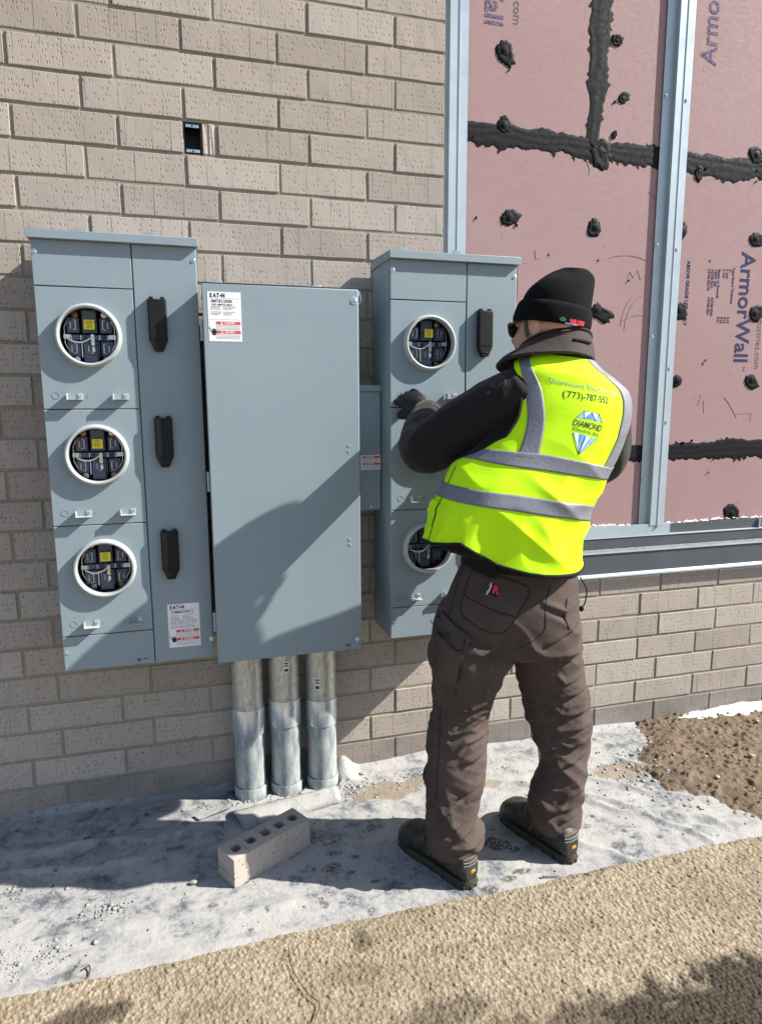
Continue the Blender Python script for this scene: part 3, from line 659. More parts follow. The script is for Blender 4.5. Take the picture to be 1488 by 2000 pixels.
sill_part('upper_face', [(.024, .8165), (.020, .8170), (.020, .8610), (.024, .8610)], MT['flash'])
sill_part('upper_nosing', [(.017, .8612), (.017, .8640), (.030, .8655), (.030, .8615)], MT['galv'])
sill_part('back_leg', [(.034, .8657), (.030, .8657), (.030, .908), (.034, .908)], MT['flash'], 4.44)
tk = MB().prism([(.0285, .864-.70), (.0225, .866-.70), (.0225, .912-.70), (.0285, .912-.70)], 0, 1.078, 'x'); tk.build('bottom_track', MT['galv'], si, None)
MB().cyl((1.01, .0224, .2), (1.01, .0165, .2), .0062, .005, n=12).build('screw', MT['zinc'], si)
MB().box(1.56, 1.566, .0200, .0295, .1665, .206).build('cleat', MT['galv'], si, None)
# ------------------------------------------------------------------ electrical cabinets
def frame_plate(mb, x0, x1, z0, z1, cx, cz, r, yf, yb, n=48):
    """a flat cover plate with a round hole, front at yf, back at yb"""
    ring_f, ring_b, out_f, out_b = [], [], [], []
    for k in range(n):
        t_ = 2*math.pi*k/n+math.pi/n; c, s_ = math.cos(t_), math.sin(t_)
        kx = ((x1-cx) if c > 0 else (cx-x0))/max(abs(c), 1e-6); kz = ((z1-cz) if s_ > 0 else (cz-z0))/max(abs(s_), 1e-6)
        q = min(kx, kz)
        ring_f.append(mb.bm.verts.new((cx+r*c, yf, cz+r*s_))); ring_b.append(mb.bm.verts.new((cx+r*c, yb, cz+r*s_)))
        out_f.append([cx+q*c, yf, cz+q*s_])
    # pull the nearest outline points into the four corners
    for X in (x0, x1):
        for Z in (z0, z1):
            k = min(range(n), key=lambda i: (out_f[i][0]-X)**2+(out_f[i][2]-Z)**2); out_f[k][0], out_f[k][2] = X, Z
    ins = .0015
    mid = [mb.bm.verts.new((min(max(p[0], x0+ins), x1-ins), yf, min(max(p[2], z0+ins), z1-ins))) for p in out_f]
    edg = [mb.bm.verts.new((p[0], yf+ins, p[2])) for p in out_f]; bak = [mb.bm.verts.new((p[0], yb, p[2])) for p in out_f]
    for k in range(n):
        j = (k+1) % n
        for A, B in ((ring_b, ring_f), (ring_f, mid), (mid, edg), (edg, bak)):
            mb.bm.faces.new((A[k], A[j], B[j], B[k]))
    return mb
def screw_head(parent, x, y, z, r=.0055, mat='zinc'):
    return MB().lathe([(.0001, -.0035), (r*.55, -.0034), (r*.95, -.0022), (r, -.0008), (r*1.5, -.0006), (r*1.5, .001)], (x, y, z), n=14).build('screw', MT[mat], parent)
def socket(parent, cx, cz, yf, seed):
    """meter socket: cavity as the part, its fittings as sub-parts"""
    r = random.Random(seed); D = .078
    cav = MB().lathe([(.0815, .004), (.0815, D*.7), (.088, D), (.0001, D)], (0, 0, 0), n=48).build('meter_socket', MT['cavity'], parent, 40)
    cav.location = (cx, yf, cz)
    MB().lathe([(.079, .004), (.079, -.014), (.080, -.0185), (.0835, -.0205), (.0875, -.019), (.0900, -.014), (.0905, -.004), (.0925, .0005), (.0935, .0005)], (0, 0, 0), n=72).build('socket_ring', MT['ring'], cav, 60)
    for ix, dx in enumerate((-.046, 0., .046)):
        for iz, dz in enumerate((.033, -.035)):
            w2 = .0175 if dx else .0205; top = .022 if dx else (.045 if dz > 0 else .022); bot = .022 if dx or dz > 0 else .042
            jb = MB().box(dx-w2, dx+w2, .030, .074, dz-bot, dz+top, .0025)
            jb.box(dx-w2+.004, dx+w2-.004, .0265, .031, dz-.016, dz+.014, .001)
            b = jb.build('jaw_block', MT['block'], cav)
            a = .0085*(1 if dx <= 0 else -1)
            MB().tube([(dx+a*.3, .0235, dz+.0135), (dx+a, .0235, dz+.0135), (dx+a, .0235, dz-.0135), (dx+a*.1, .0235, dz-.0135)], .0018, 6).build('contact_clip', MT['steel'], b)
            MB().tube([(dx-a*.6, .026, dz+.009), (dx-a*.6, .026, dz-.010)], .0014, 6).build('contact_clip', MT['steel'], b)
    for dz in (.070, -.071):
        for dx in (-.041, 0., .041):
            MB().cyl((dx, .066, dz*.93), (dx, .042, dz*.93), .0098, n=6).cyl((dx, .046, dz*.93), (dx, .039, dz*.93), .0056, n=12).build('lug_bolt', MT['copper' if (dx < 0) == (dz > 0) else 'steel'], cav)
    MB().box(-.064, .064, .036, .050, -.010, .006, .002).build('cross_bar', MT['block'], cav)
    for dx in (-.052, -.026, .026, .050): MB().box(dx-.0012, dx+.0012, .0335, .0362, -.009, .005).build('bar_rib', MT['steel'], cav, None)
    for dx in (-.026, .026): MB().cyl((dx+.012, .0365, -.002), (dx+.012, .0345, -.002), .0045, n=12).build('bar_hole', MT['cavity'], cav)
    for dx in (-.0235, .0235):
        MB().box(dx-.001, dx+.001, .024, .060, -.060, -.014).build('barrier', MT['wire' if dx < 0 else 'block'], cav, None)
    for s_ in (-1, 1):
        MB().box(s_*.063-.0095, s_*.063+.0095, .026, .028, -.007, .006, .0006).cyl((s_*.060, .0262, -.0005), (s_*.060, .0225, -.0005), .0040, n=10).build('tab', MT['steel'], cav)
        MB().tube([(s_*.060, .028, .045), (s_*.069, .028, .026), (s_*.069, .028, -.020), (s_*.056, .028, -.046)], .0016, 6).build('guard_rod', MT['steel'], cav)
    MB().box(.0035, .0130, .0170, .0190, -.026, .005, .0006).cyl((.008, .0172, .002), (.008, .013, .002), .0042, n=10).cyl((.008, .0172, -.013), (.008, .014, -.013), .003, n=10).build('ground_strap', MT['steel'], cav)
    MB().box(.0055, .0125, .019, .021, -.044, -.031).build('white_clip', MT['wire'], cav)
    pts = [(-.060+.066*k/14, .020-.006*math.sin(math.pi*k/14), -.008-.013*math.sin(math.pi*k/14*.85)+.012*(k/14)**2) for k in range(15)]
    MB().tube(pts, .0021, 8).build('white_wire', MT['wire'], cav)
    yt = MB().box(-.013, .0165, .0120, .0126, .0195, .047).build('yellow_tag', MT['yellow'], cav, None)
    pr = MB()
    for k in range(6):
        z = .043-k*.0038; a = -.010+r.uniform(0, .003); pr.box(a, .013-r.uniform(0, .006), .01165, .01185, z-.0006, z+.0006)
    pr.build('tag_print', MT['print'], cav, None)
    return cav
def handle(parent, x, z0, z1, yf):
    """black breaker cover with a chamfered foot"""
    w2 = .0265; o = MB().prism([(-w2, z1), (-w2, z0+.033), (-w2+.015, z0), (w2-.015, z0), (w2, z0+.033), (w2, z1)], yf, yf-.020, 'y', .0025).build('breaker_cover', MT['black'], parent)
    o.location.x = x
    for s_ in (-1, 1): MB().box(s_*.016-.006, s_*.016+.006, yf-.016, yf-.001, z1-.002, z1+.007, .0015).build('hinge_lug', MT['black'], o)
    MB().box(-w2+.004, w2-.004, yf-.0212, yf-.0198, z0+.036, z1-.006, .0006).build('face_plate', MT['black'], o)
    MB().box(-.009, .009, yf-.0222, yf-.0195, z0+.012, z0+.0155, .0008).build('finger_slot', MT['gasket'], o)
    return o
def lock_tab(parent, x, z, yf):
    """bent steel padlock tab"""
    o = MB().box(x-.020, x+.0215, yf-.024, yf-.0005, z-.0085, z-.0070, .0004).box(x-.0212, x-.0198, yf-.026, yf-.002, z-.0083, z+.010, .0004).box(x+.006, x+.0215, yf-.0018, yf-.0003, z-.0068, z+.0105, .0004).build('padlock_tab', MT['ring'], parent)
    MB().cyl((x+.014, yf-.0018, z+.002), (x+.014, yf-.005, z+.002), .0040, n=10).build('screw', MT['zinc'], o)
    return o
def danger_label(parent, x0, x1, z0, z1, y, model=None, lines=True, band=(0., .42), dense=False):
    """paper label: band = bottom and top of the warning half as fractions of the height"""
    w, h = x1-x0, z1-z0
    lb = MB().box(x0, x1, y-.0005, y, z0, z1).build('paper_label', MT['label'], parent, None)
    pr = MB(); yy = y-.0006; r = random.Random(int(x0*1e4))
    def bar(a, b, c, d=.0016, m_=None): (m_ or pr).box(x0+a*w, x0+b*w, yy-.0001, yy, z0+c*h-d/2, z0+c*h+d/2)
    if model:
        text('E', .0160, MT['print'], lb, on_front(x0+.105*w, z0+.925*h, yy), 'maker_name', .0007, sx=.78); text('A', .0160, MT['print'], lb, on_front(x0+.215*w, z0+.925*h, yy), 'maker_name', .0007, sx=.78)
        text('T', .0160, MT['print'], lb, on_front(x0+.315*w, z0+.925*h, yy), 'maker_name', .0007, sx=.78); text('N', .0160, MT['print'], lb, on_front(x0+.475*w, z0+.925*h, yy), 'maker_name', .0007, sx=.78)
        MB().cyl((x0+.395*w, yy, z0+.922*h), (x0+.395*w, yy-.0002, z0+.922*h), .0026, n=16).build('maker_name', MT['print'], lb, None)
        text(model[0], .0125, MT['print'], lb, on_front(x0+.09*w, z0+.812*h, yy), 'model_number', .0001, 'LEFT')
        if model[1]: text(model[1], .0078, MT['print'], lb, on_front(x0+.10*w, z0+.742*h, yy), 'rating', .0001, 'LEFT')
        bar(.03, .96, .868, .0005)
        rows = [.705, .678, .650, .595, .568, .540] if not dense else [.735, .700, .672, .645, .617, .590, .563, .536, .505, .475, .450]
        for c in rows:
            a = .07
            segs = ((.09, .33+r.uniform(0, .07)), (.46, .70+r.uniform(0, .18))) if not dense or c > .64 else ((.07, .28), (.30, .52), (.545, .70), (.72, .82+r.uniform(0, .12)))
            for s0, s1 in segs:
                p_ = s0
                while p_ < s1:
                    q_ = min(s1, p_+r.uniform(.02, .07)); bar(p_, q_, c, .0019); p_ = q_+.012
        bar(.03, .97, .445, .0006)
    b0, b1 = band; H = b1-b0; Z = lambda f_: b0+H*f_
    lx = .24 if model else .10
    red = MB()
    for f_, wd in ((.86, 'DANGER'), (.40, 'PELIGRO')):
        red.box(x0+lx*w, x0+.965*w, yy-.0001, yy, z0+(Z(f_)-.075*H)*h, z0+(Z(f_)+.075*H)*h)
        text(wd, .135*H*h/.42*.42*.95, MT['white_print'], lb, on_front(x0+(lx+.40)*w, z0+Z(f_)*h, yy-.0002), 'warning_word', .0002)
        cx_ = x0+(lx+.16)*w; cz_ = z0+Z(f_)*h; q_ = .055*H*h
        MB().prism([(cx_-q_, cz_-q_*.85), (cx_+q_, cz_-q_*.85), (cx_, cz_+q_*.95)], yy-.0003, yy-.0002, 'y').build('warning_triangle', MT['white_print'], lb, None)
    red.build('red_band', MT['red'], lb, None)
    for f_ in (.735, .67, .60, .53, .27, .20, .13, .07):
        p_ = lx+.01
        while p_ < .93:
            q_ = min(.95, p_+r.uniform(.03, .10)); bar(p_, q_, Z(f_), .0014); p_ = q_+.016
    if model:
        hx, hz = x0+.165*w, z0+Z(.42)*h
        hd = MB().cyl((hx, yy, hz-.004), (hx, yy-.00015, hz-.004), .0072, n=20)
        for k in range(4): hd.box(hx-.0062+k*.0033, hx-.0038+k*.0033, yy-.00015, yy, hz-.002, hz+.0095-abs(k-1.5)*.0015)
        hd.tube([(hx-.015, yy, hz+.012), (hx-.010, yy, hz+.007), (hx-.0085, yy, hz+.002), (hx-.006, yy, hz-.001)], .0008, 5)
        hd.build('shock_symbol', MT['print'], lb, None)
        for a, b, c, d in ((.03, .03, .02, .95), (.23, .23, .02, .95)): pr.box(x0+a*w, x0+a*w+.0004, yy-.0001, yy, z0+Z(c)*h, z0+Z(d)*h)
    pr.build('small_print', MT['grey_print'], lb, None)
    return lb

PW, ZB, ZT, YF = .452, .610, 1.898, -.245
LINES = [ZB, .722, 1.070, 1.420, 1.770, ZT]
def meter_cabinet(x0, label, has_label):
    o = empty('meter_cabinet', (x0, 0, ZB), label, 'meter cabinet', 'meter cabinets on the brick wall')
    zt, t_ = ZT-ZB, .0025; yb = -.028
    L = [z-ZB for z in LINES]; g = .268
    MB().box(0, t_, YF+.011, yb, 0, zt).box(PW-t_, PW, YF+.011, yb, 0, zt).box(t_, PW-t_, YF+.011, yb, 0, t_).box(t_, PW-t_, YF+.011, yb, zt-t_, zt).box(t_, PW-t_, yb-t_, yb, t_, zt-t_).build('cabinet', MT['panel'], o, None)
    MB().box(t_, PW-t_, YF+.0115, YF+.0118, t_, L[1]).box(t_, PW-t_, YF+.0115, YF+.0118, L[4], zt-t_).box(g-.006, PW-t_, YF+.0119, YF+.0122, L[1], L[4]).build('inner_frame', MT['panel'], o, None)
    cap = MB().prism([(YF-.017, zt-.001), (YF-.017, zt+.0235), (-.02, zt+.034), (-.02, zt-.001)], -.006, PW+.006, 'x', .0015).build('rain_cap', MT['panel'], o)
    for k in range(4): MB().cyl((-.0058, -.06-.05*k, zt+.011), (-.0085, -.06-.05*k, zt+.011), .0045, n=10).build('rivet', MT['zinc'], cap)
    for i in range(5):
        z0, z1 = L[i]+.0012, L[i+1]-.0012
        mb = MB()
        if i in (1, 2, 3):
            cz = .323+.350*(i-1)
            frame_plate(mb, .0005, g-.0018, z0, z1, .137, cz, .083, YF, YF+.010); mb.build('meter_cover', MT['panel'], o, 30)
        else: mb.box(.0005, g-.0018, YF-.001, YF+.010, z0, z1, .0015).build('blank_cover', MT['panel'], o)
    MB().box(g+.0018, PW-.0005, YF-.001, YF+.010, .001, zt-.0015, .0018).build('breaker_door', MT['panel'], o)
    for i in range(3):
        zc = .323+.350*i
        socket(o, .137, zc, YF, i+int(x0*10))
        zz = L[i+1]+.0365
        lock_tab(o, .089, zz, YF); lock_tab(o, .216, zz, YF)
        MB().lathe([(.0085, .0005), (.0085, -.0007), (.0095, -.0010), (.0105, -.0007), (.0105, .0005)], (.036, YF, zz+.004), n=28).build('knockout', MT['panel'], o)
        MB().lathe([(.0028, .0006), (.0028, -.0006), (.0040, -.0006), (.0042, .0006)], (.122, YF, zz+.002), n=14).build('knockout', MT['panel'], o)
    for z0, z1 in ((.277, .430), (.632, .782), (.980, 1.132)): handle(o, .3325, z0, z1, YF-.001)
    for x, z in ((.009, 1.253), (PW-.008, 1.250), (.009, .062), (PW-.005, .064)): screw_head(o, x, YF-.001, z)
    for x in (.110, .318):
        tb = MB().box(x-.016, x+.016, -.030, -.026, zt-.01, zt+.085, .001).build('mounting_tab', MT['panel'], o)
        MB().cyl((x, -.030, zt+.060), (x, -.035, zt+.060), .0125, n=18).cyl((x, -.035, zt+.060), (x, -.043, zt+.060), .0085, n=6).build('mounting_bolt', MT['zinc'], tb)
    MB().box(-.002, PW, -.0255, -.002, .16, .20).box(0, PW, -.0255, -.002, 1.05, 1.09).build('wall_strut', MT['galv'], o, None)
    st = MB().box(.212, .227, YF-.0016, YF-.0011, .0165, .0195).box(.234, .247, YF-.0016, YF-.0011, .0165, .0195).box(.216, .224, YF-.0016, YF-.0011, .0125, .0155).build('stamp', MT['ink'], o, None)
    if has_label: danger_label(o, .314, .412, .046, .190, YF-.001, ('37MM320R12', None), band=(.02, .43), dense=True)
    return o
meter_cabinet(.222, 'grey three-meter electrical cabinet at far left with white label low on its door', True)
meter_cabinet(1.2815, 'grey three-meter electrical cabinet the worker is reaching into', False)

# tap box in the middle
CX0, CX1, CZ0, CZ1, CY = .684, 1.158, .611, 1.790, -.312
cb = empty('tap_box', (CX0, 0, CZ0), 'tall grey electrical tap box with plain closed door above the three conduits', 'electrical box')
w, h = CX1-CX0, CZ1-CZ0
MB().box(.008, w-.004, -.283, -.028, .008, h-.012, .0015).build('cabinet', MT['panel'], cb)
MB().box(.004, w, -.288, -.03, h-.0115, h-.009).box(w, w+.0015, -.288, -.06, h-.03, h-.009).build('top_flange', MT['panel'], cb, None)
MB().box(.003, w-.006, -.2865, -.2835, .004, h-.002).build('gasket', MT['gasket'], cb, None)
MB().box(.001, w-.002, -.2935, -.2868, h-.0045, h+.0015).build('top_seal', MT['gasket'], cb, None)
dr = MB().box(0, w, CY, -.287, 0, h-.005, .003, 2).build('door', MT['panel'], cb)
MB().box(w+.001, w+.012, -.284, -.280, h-.045, h-.005, .0005).box(w+.010, w+.0125, -.298, -.284, h-.040, h-.018).build('latch_hook', MT['panel'], cb)
screw_head(dr, w-.013, CY-.0005, h-.038, .0085); screw_head(dr, w-.013, CY-.0005, .036, .0055)
for z in (.688, .670, .380, .363): MB().lathe([(.0001, -.001), (.0035, -.0012), (.005, -.0008), (.0056, .0005)], (w-.037, CY, z), n=14).build('rivet', MT['panel'], dr)
for z in (1.042, .585, .132):
    hg = MB()
    for k in range(5): hg.cyl((-.0035, -.286, z+k*.0125-.031), (-.0035, -.286, z+k*.0125-.0195), .0052, n=12)
    hg.build('hinge', MT['galv'], cb)
for x in (.061, .395): MB().box(x-.015, x+.015, -.030, -.027, h-.02, h+.05, .001).cyl((x, -.03, h+.025), (x, -.038, h+.025), .010, n=6).build('mounting_tab', MT['zinc'], cb)
MB().box(.01, w-.01, -.0275, -.002, .16, .20).box(.01, w-.01, -.0275, -.002, .95, .99).build('wall_strut', MT['galv'], cb, None)
danger_label(dr, .015, .112, 1.008, 1.151, CY-.0001, ('3MTB1200R', '1200 AMPS/A MAX'), band=(.03, .43))
MB().box(w-.055, w-.040, CY-.0006, CY-.0002, .026, .0275).build('stamp', MT['grey_print'], dr, None)
text('480Y', .012, MT['ink'], dr, on_front(w-.046, .017, CY-.0004), 'stamp', .0003, sx=.8)

# side box between tap box and right cabinet
ab = empty('side_box', (1.12, 0, 1.056), 'narrow grey connector box with red warning label between tap box and right cabinet', 'electrical box')
MB().box(.02, .1585, -.128, -.004, 0, .418, .001).build('cabinet', MT['panel'], ab)
MB().box(.0, .1575, -.135, -.1285, .003, .4175, .0015).build('cover', MT['panel'], ab)
MB().box(0, .160, -.140, -.004, .4185, .4410, .0015).build('top_cap', MT['panel'], ab)
screw_head(ab, .125, -.1355, .014, .004)
danger_label(ab, .085, .157, .146, .198, -.1351, None, band=(0., 1.))

# conduits
def conduit(x, label, z_top, z_c1, z_c0, z_col, stick):
    o = empty('conduit', (x, -.072, 0), label, 'conduit', 'steel conduits under the tap box')
    R_ = .0555
    MB().cyl((0, 0, z_c1-.01), (0, 0, z_top), R_, n=40, cap=False).build('upper_pipe', MT['pipe'], o)
    MB().lathe([(R_-.001, z_c0-.001), (R_+.0035, z_c0), (R_+.004, z_c0+.003), (R_+.004, z_c1-.003), (R_+.0035, z_c1), (R_-.001, z_c1+.0005)], (0, 0, 0), 'z', 48).build('coupling', MT['coupling'], o)
    N = 40; prof = [(R_*.985, z_c0+.002)]+[(R_*.985+.0006*math.sin(k*2.1), z_c0-(z_c0-z_col)*k/8) for k in range(1, 9)]
    MB().lathe(prof, (0, 0, 0), 'z', N).build('lower_pipe', MT['pipe_old'], o)
    MB().lathe([(R_-.002, z_col-.002), (R_+.003, z_col), (R_+.005, z_col-.006), (R_+.005, -.02)], (0, 0, 0), 'z', N).build('base_collar', MT['pipe_old'], o)
    for ang, z, hh, ww in stick:
        V = []; n_ = 6
        for k in range(n_+1):
            a = ang+(k/n_-.5)*ww/R_
            for zz in (z-hh/2, z+hh/2): V.append(((R_+.0005)*math.cos(a), (R_+.0005)*math.sin(a), zz))
        s_ = mesh_obj('sticker', V, [(2*k, 2*k+2, 2*k+3, 2*k+1) for k in range(n_)], MT['label'], o)
        V = []; F = []
        for q, (dz, hz) in enumerate(((-.28, .22), (.10, .10), (.32, .12))):
            b = len(V)
            for k in range(n_+1):
                a = ang+(k/n_-.5)*ww*.72/R_
                for zz in (z+(dz-hz/2)*hh, z+(dz+hz/2)*hh): V.append(((R_+.0009)*math.cos(a), (R_+.0009)*math.sin(a), zz))
            F += [(b+2*k, b+2*k+2, b+2*k+3, b+2*k+1) for k in range(n_)]
        mesh_obj('sticker_print', V, F, MT['print'], s_)
    return o
F_ = -math.pi/2
conduit(.791, 'left of three steel conduits, its coupling sitting lowest', .60, .349, .2495, .045, [])
conduit(.923, 'middle steel conduit with barcode sticker near the top', .60, .367, .2665, .040, [(F_+.05, .500, .042, .020)])
conduit(1.060, 'right of three steel conduits, sticker left of centre', .60, .3515, .2510, .040, [(F_-.42, .420, .048, .020)])
# loose cored brick lying on the membrane
lbk = empty('loose_brick', (.80, -.464, 0), 'loose tan brick with five core holes lying on the ground', 'brick')
bm = bmesh.new()
LB, WB, HB = .288, .091, .091
mbk = MB(); hx = [(-.108+.054*k) for k in range(5)]
def cored(mb):
    """brick body: top and bottom plates pierced by five rounded holes"""
    for (za, up) in ((HB, True),):
        pass
    xs = [-LB/2]+[h_+.027 for h_ in hx[:-1]]+[LB/2]
    for i, h0 in enumerate(hx):
        xa, xb = xs[i], xs[i+1]; n = 24; tops = []; 
        prev = {}
        for z in (HB, .0):
            inn, outr = [], []
            for k in range(n):
                t_ = 2*math.pi*k/n+math.pi/n; c, s_ = math.cos(t_), math.sin(t_)
                ex = 2/3.2; ix = math.copysign(abs(c)**ex, c)*.0165; iy = math.copysign(abs(s_)**ex, s_)*.0185
                q = min(((xb-h0) if c > 0 else (h0-xa))/max(abs(c), 1e-6), (WB/2)/max(abs(s_), 1e-6))
                inn.append(mb.bm.verts.new((h0+ix, iy, z))); outr.append([h0+q*c, q*s_, z])
            for X in (xa, xb):
                for Y in (-WB/2, WB/2):
                    k = min(range(n), key=lambda j: (outr[j][0]-X)**2+(outr[j][1]-Y)**2); outr[k][0], outr[k][1] = X, Y
            outr = [mb.bm.verts.new(p) for p in outr]
            for k in range(n): mb.bm.faces.new((inn[k], inn[(k+1) % n], outr[(k+1) % n], outr[k]))
            prev[z] = (inn, outr)
        for k in range(n):
            j = (k+1) % n; a, b = prev[HB], prev[.0]
            mb.bm.faces.new((a[0][k], a[0][j], b[0][j], b[0][k]))
            m_ = (a[1][k].co+a[1][j].co)/2
            if abs(abs(m_.y)-WB/2) < 1e-5 or abs(abs(m_.x)-LB/2) < 1e-5: mb.bm.faces.new((a[1][k], a[1][j], b[1][j], b[1][k]))
    bmesh.ops.remove_doubles(mb.bm, verts=mb.bm.verts[:], dist=.0004)
cored(mbk)
es = [e for e in mbk.bm.edges if len(e.link_faces) == 2 and e.calc_face_angle(0) > 1.0]
bmesh.ops.bevel(mbk.bm, geom=es, offset=.0018, segments=2, profile=.5, affect='EDGES')
mbk.build('brick_body', MT['brick'], lbk, 30)
lbk.rotation_euler.z = math.radians(28.9); lbk.location.z = .004
bm.free()
# ------------------------------------------------------------------ ground covers
def attr(o, name, vals):
    a = o.data.attributes.new(name, 'FLOAT', 'POINT'); a.data.foreach_set('value', np.asarray(vals, np.float32))
def spots(X, Y, lst, soft=.18):
    out = np.zeros_like(X)
    P = np.stack([X.ravel(), Y.ravel(), 0*X.ravel()], 1)
    wob = vnoise(P, 14, 3, 4).reshape(X.shape)*.55+vnoise(P, 45, 5, 3).reshape(X.shape)*.35
    for x, y, rx, ry, k in lst:
        d = np.sqrt(((X-x)/rx)**2+((Y-y)/ry)**2)
        out = np.maximum(out, k*np.clip((1.0+wob-d)/soft, 0, 1))
    return out
# dusty membrane strip between wall and carpet
nx, ny = 520, 150
x = np.linspace(-.62, 2.56, nx); y = np.linspace(-.90, .004, ny); X, Y = np.meshgrid(x, y); P = np.stack([X.ravel(), Y.ravel(), 0*X.ravel()], 1)
Z = .002+.0035*(vnoise(P, 5, 1, 3)+.6).reshape(X.shape)+.0016*vnoise(P, 28, 2, 3).reshape(X.shape)
# long soft creases
def crease(X, Y, x0, y0, x1, y1, wd, ht):
    dx, dy = x1-x0, y1-y0; L = math.hypot(dx, dy); s = ((X-x0)*dx+(Y-y0)*dy)/L; d = (-(X-x0)*dy+(Y-y0)*dx)/L
    d = d+.012*np.sin(s*17)+.006*np.sin(s*41+2)
    return ht*np.exp(-(d/wd)**2)*np.clip(s/.05, 0, 1)*np.clip((L-s)/.05, 0, 1)
for c in [(1.75, -.28, 2.35, -.74, .016, .012), (1.85, -.22, 2.42, -.62, .014, .010), (1.95, -.45, 2.25, -.80, .014, .010), (2.05, -.12, 2.40, -.40, .013, .009), (1.60, -.50, 1.95, -.83, .016, .008),
          (-.2, -.30, .45, -.36, .018, .007), (.0, -.20, .60, -.26, .02, .006), (.2, -.62, .9, -.70, .02, .005)]: Z = Z+crease(X, Y, *c)
Z = Z+.022*np.clip((Y+.035)/.035, 0, 1)**2*(.6+.4*np.sin(X*9))                     # laps up the foot of the wall
Z = Z+.045*np.exp(-((X-1.155)/.035)**2)*np.clip((Y+.13)/.13, 0, 1)                 # bunched beside the right conduit
for cx in (.791, .923, 1.060):                                                     # cut round the conduits
    d = np.hypot(X-cx, Y+.072); Z = np.where(d < .066, -.02, Z)
edge_r = 2.50+.03*np.sin(Y*11)
Z = np.where(X > edge_r, -.02, Z)
mem = empty('ground_membrane', (0, 0, 0), 'dusty whitish membrane sheet on the ground along the foot of the brick wall', 'membrane')
o = big_mesh('sheet', np.stack([X.ravel(), Y.ravel(), Z.ravel()], 1), grid_faces(nx, ny), MT['membrane'], mem)
attr(o, 'sandy', spots(X, Y, [(1.265, -.21, .13, .075, 1.), (1.40, -.17, .05, .03, .8), (1.66, -.27, .07, .035, .8), (1.60, -.14, .10, .03, .6), (2.20, -.33, .10, .05, .9), (.52, -.33, .04, .025, .5), (2.05, -.25, .05, .02, .5)]).ravel())
attr(o, 'damp', spots(X, Y, [(1.54, -.60, .045, .040, 1.), (1.58, -.64, .02, .02, 1.), (1.50, -.58, .02, .015, .9), (1.50, -.765, .03, .016, .9), (1.55, -.745, .035, .014, .9), (1.42, -.79, .03, .02, .8), (.99, -.565, .030, .018, .9), (1.05, -.60, .018, .012, .9), (1.08, -.535, .014, .012, .9), (1.02, -.50, .018, .01, .9), (1.11, -.66, .02, .01, .9), (1.29, -.83, .012, .02, .9), (1.86, -.60, .035, .012, .8), (1.92, -.72, .03, .02, .8), (1.98, -.66, .012, .012, .8), (2.05, -.55, .014, .01, .8), (1.02, -.71, .016, .012, .6), (.52, -.33, .03, .012, .7), (2.1, -.60, .02, .01, .7)]+[(NR.uniform(-.2, 2.4), NR.uniform(-.79, -.05), *(NR.uniform(.005, .017, 2)), NR.uniform(.6, 1.)) for _ in range(120)]).ravel())
dk = spots(X, Y, [(.10, -.13, .55, .10, .9), (.55, -.10, .20, .05, .8), (.25, -.42, .30, .018, .9), (.15, -.30, .25, .05, .6), (2.3, -.72, .30, .05, .7), (1.9, -.05, .4, .03, .6)]+[(NR.uniform(-.2, 2.4), NR.uniform(-.79, -.03), NR.uniform(.03, .14), NR.uniform(.01, .05), NR.uniform(.4, .9)) for _ in range(34)], .5)
attr(o, 'bare', dk.ravel())
# torn flap turned up in front of the conduits
V = []; n = 16
for k in range(n+1):
    s = k/n
    a = np.array([.700+.385*s, -.188-.012*s, .010+.045*s]); b = np.array([.748+.352*s, -.305+.070*s, .006])
    for q in range(6):
        e = q/5; p = a*(1-e)+b*e; p[2] += .022*math.sin(math.pi*e)*(1-.4*s)+.002*math.sin(k*1.9+q); V.append(p)
fl = mesh_obj('torn_flap', V, [(k*6+q, k*6+q+1, (k+1)*6+q+1, (k+1)*6+q) for k in range(n) for q in range(5)], MT['membrane'], mem, 60)
md = fl.modifiers.new('thick', 'SOLIDIFY'); md.thickness = .003
V = [(.58, -.175, .012), (.70, -.150, .016), (.715, -.168, .020), (.600, -.205, .012)]
st_ = mesh_obj('torn_strip', V+[(a, b, c-.004) for a, b, c in V], [(0, 1, 2, 3), (7, 6, 5, 4), (0, 4, 5, 1), (1, 5, 6, 2), (2, 6, 7, 3), (3, 7, 4, 0)], MT['membrane'], mem)
# sand and grit heaped at the right
nx, ny = 330, 190
x = np.linspace(2.12, 3.9, nx); y = np.linspace(-1.0, .004, ny); X, Y = np.meshgrid(x, y); P = np.stack([X.ravel(), Y.ravel(), 0*X.ravel()], 1)
ed = np.interp(-Y, [0, .10, .18, .28, .38, .48, .56, .66, .74, .80, 1.0], [2.50, 2.48, 2.40, 2.27, 2.235, 2.235, 2.26, 2.33, 2.42, 2.55, 2.9])
f_ = X-ed+.05*vnoise(P, 9, 8, 4).reshape(X.shape)
Z = -.004+.024*np.clip(f_/.16, -1, 1)+.014*vnoise(P, 7, 9, 4).reshape(X.shape)*np.clip(f_/.1, 0, 1)+.008*vnoise(P, 34, 4, 3).reshape(X.shape)+.007*np.clip(vnoise(P, 70, 6, 2).reshape(X.shape)-.15, 0, 1)*3
o = big_mesh('sand', np.stack([X.ravel(), Y.ravel(), Z.ravel()], 1), grid_faces(nx, ny), MT['sand'])
tag(o, 'brown sand and grit heaped on the ground at right by the wall', kind='stuff')
nx, ny = 90, 40
x = np.linspace(2.66, 3.75, nx); y = np.linspace(-.26, .004, ny); X, Y = np.meshgrid(x, y); P = np.stack([X.ravel(), Y.ravel(), 0*X.ravel()], 1)
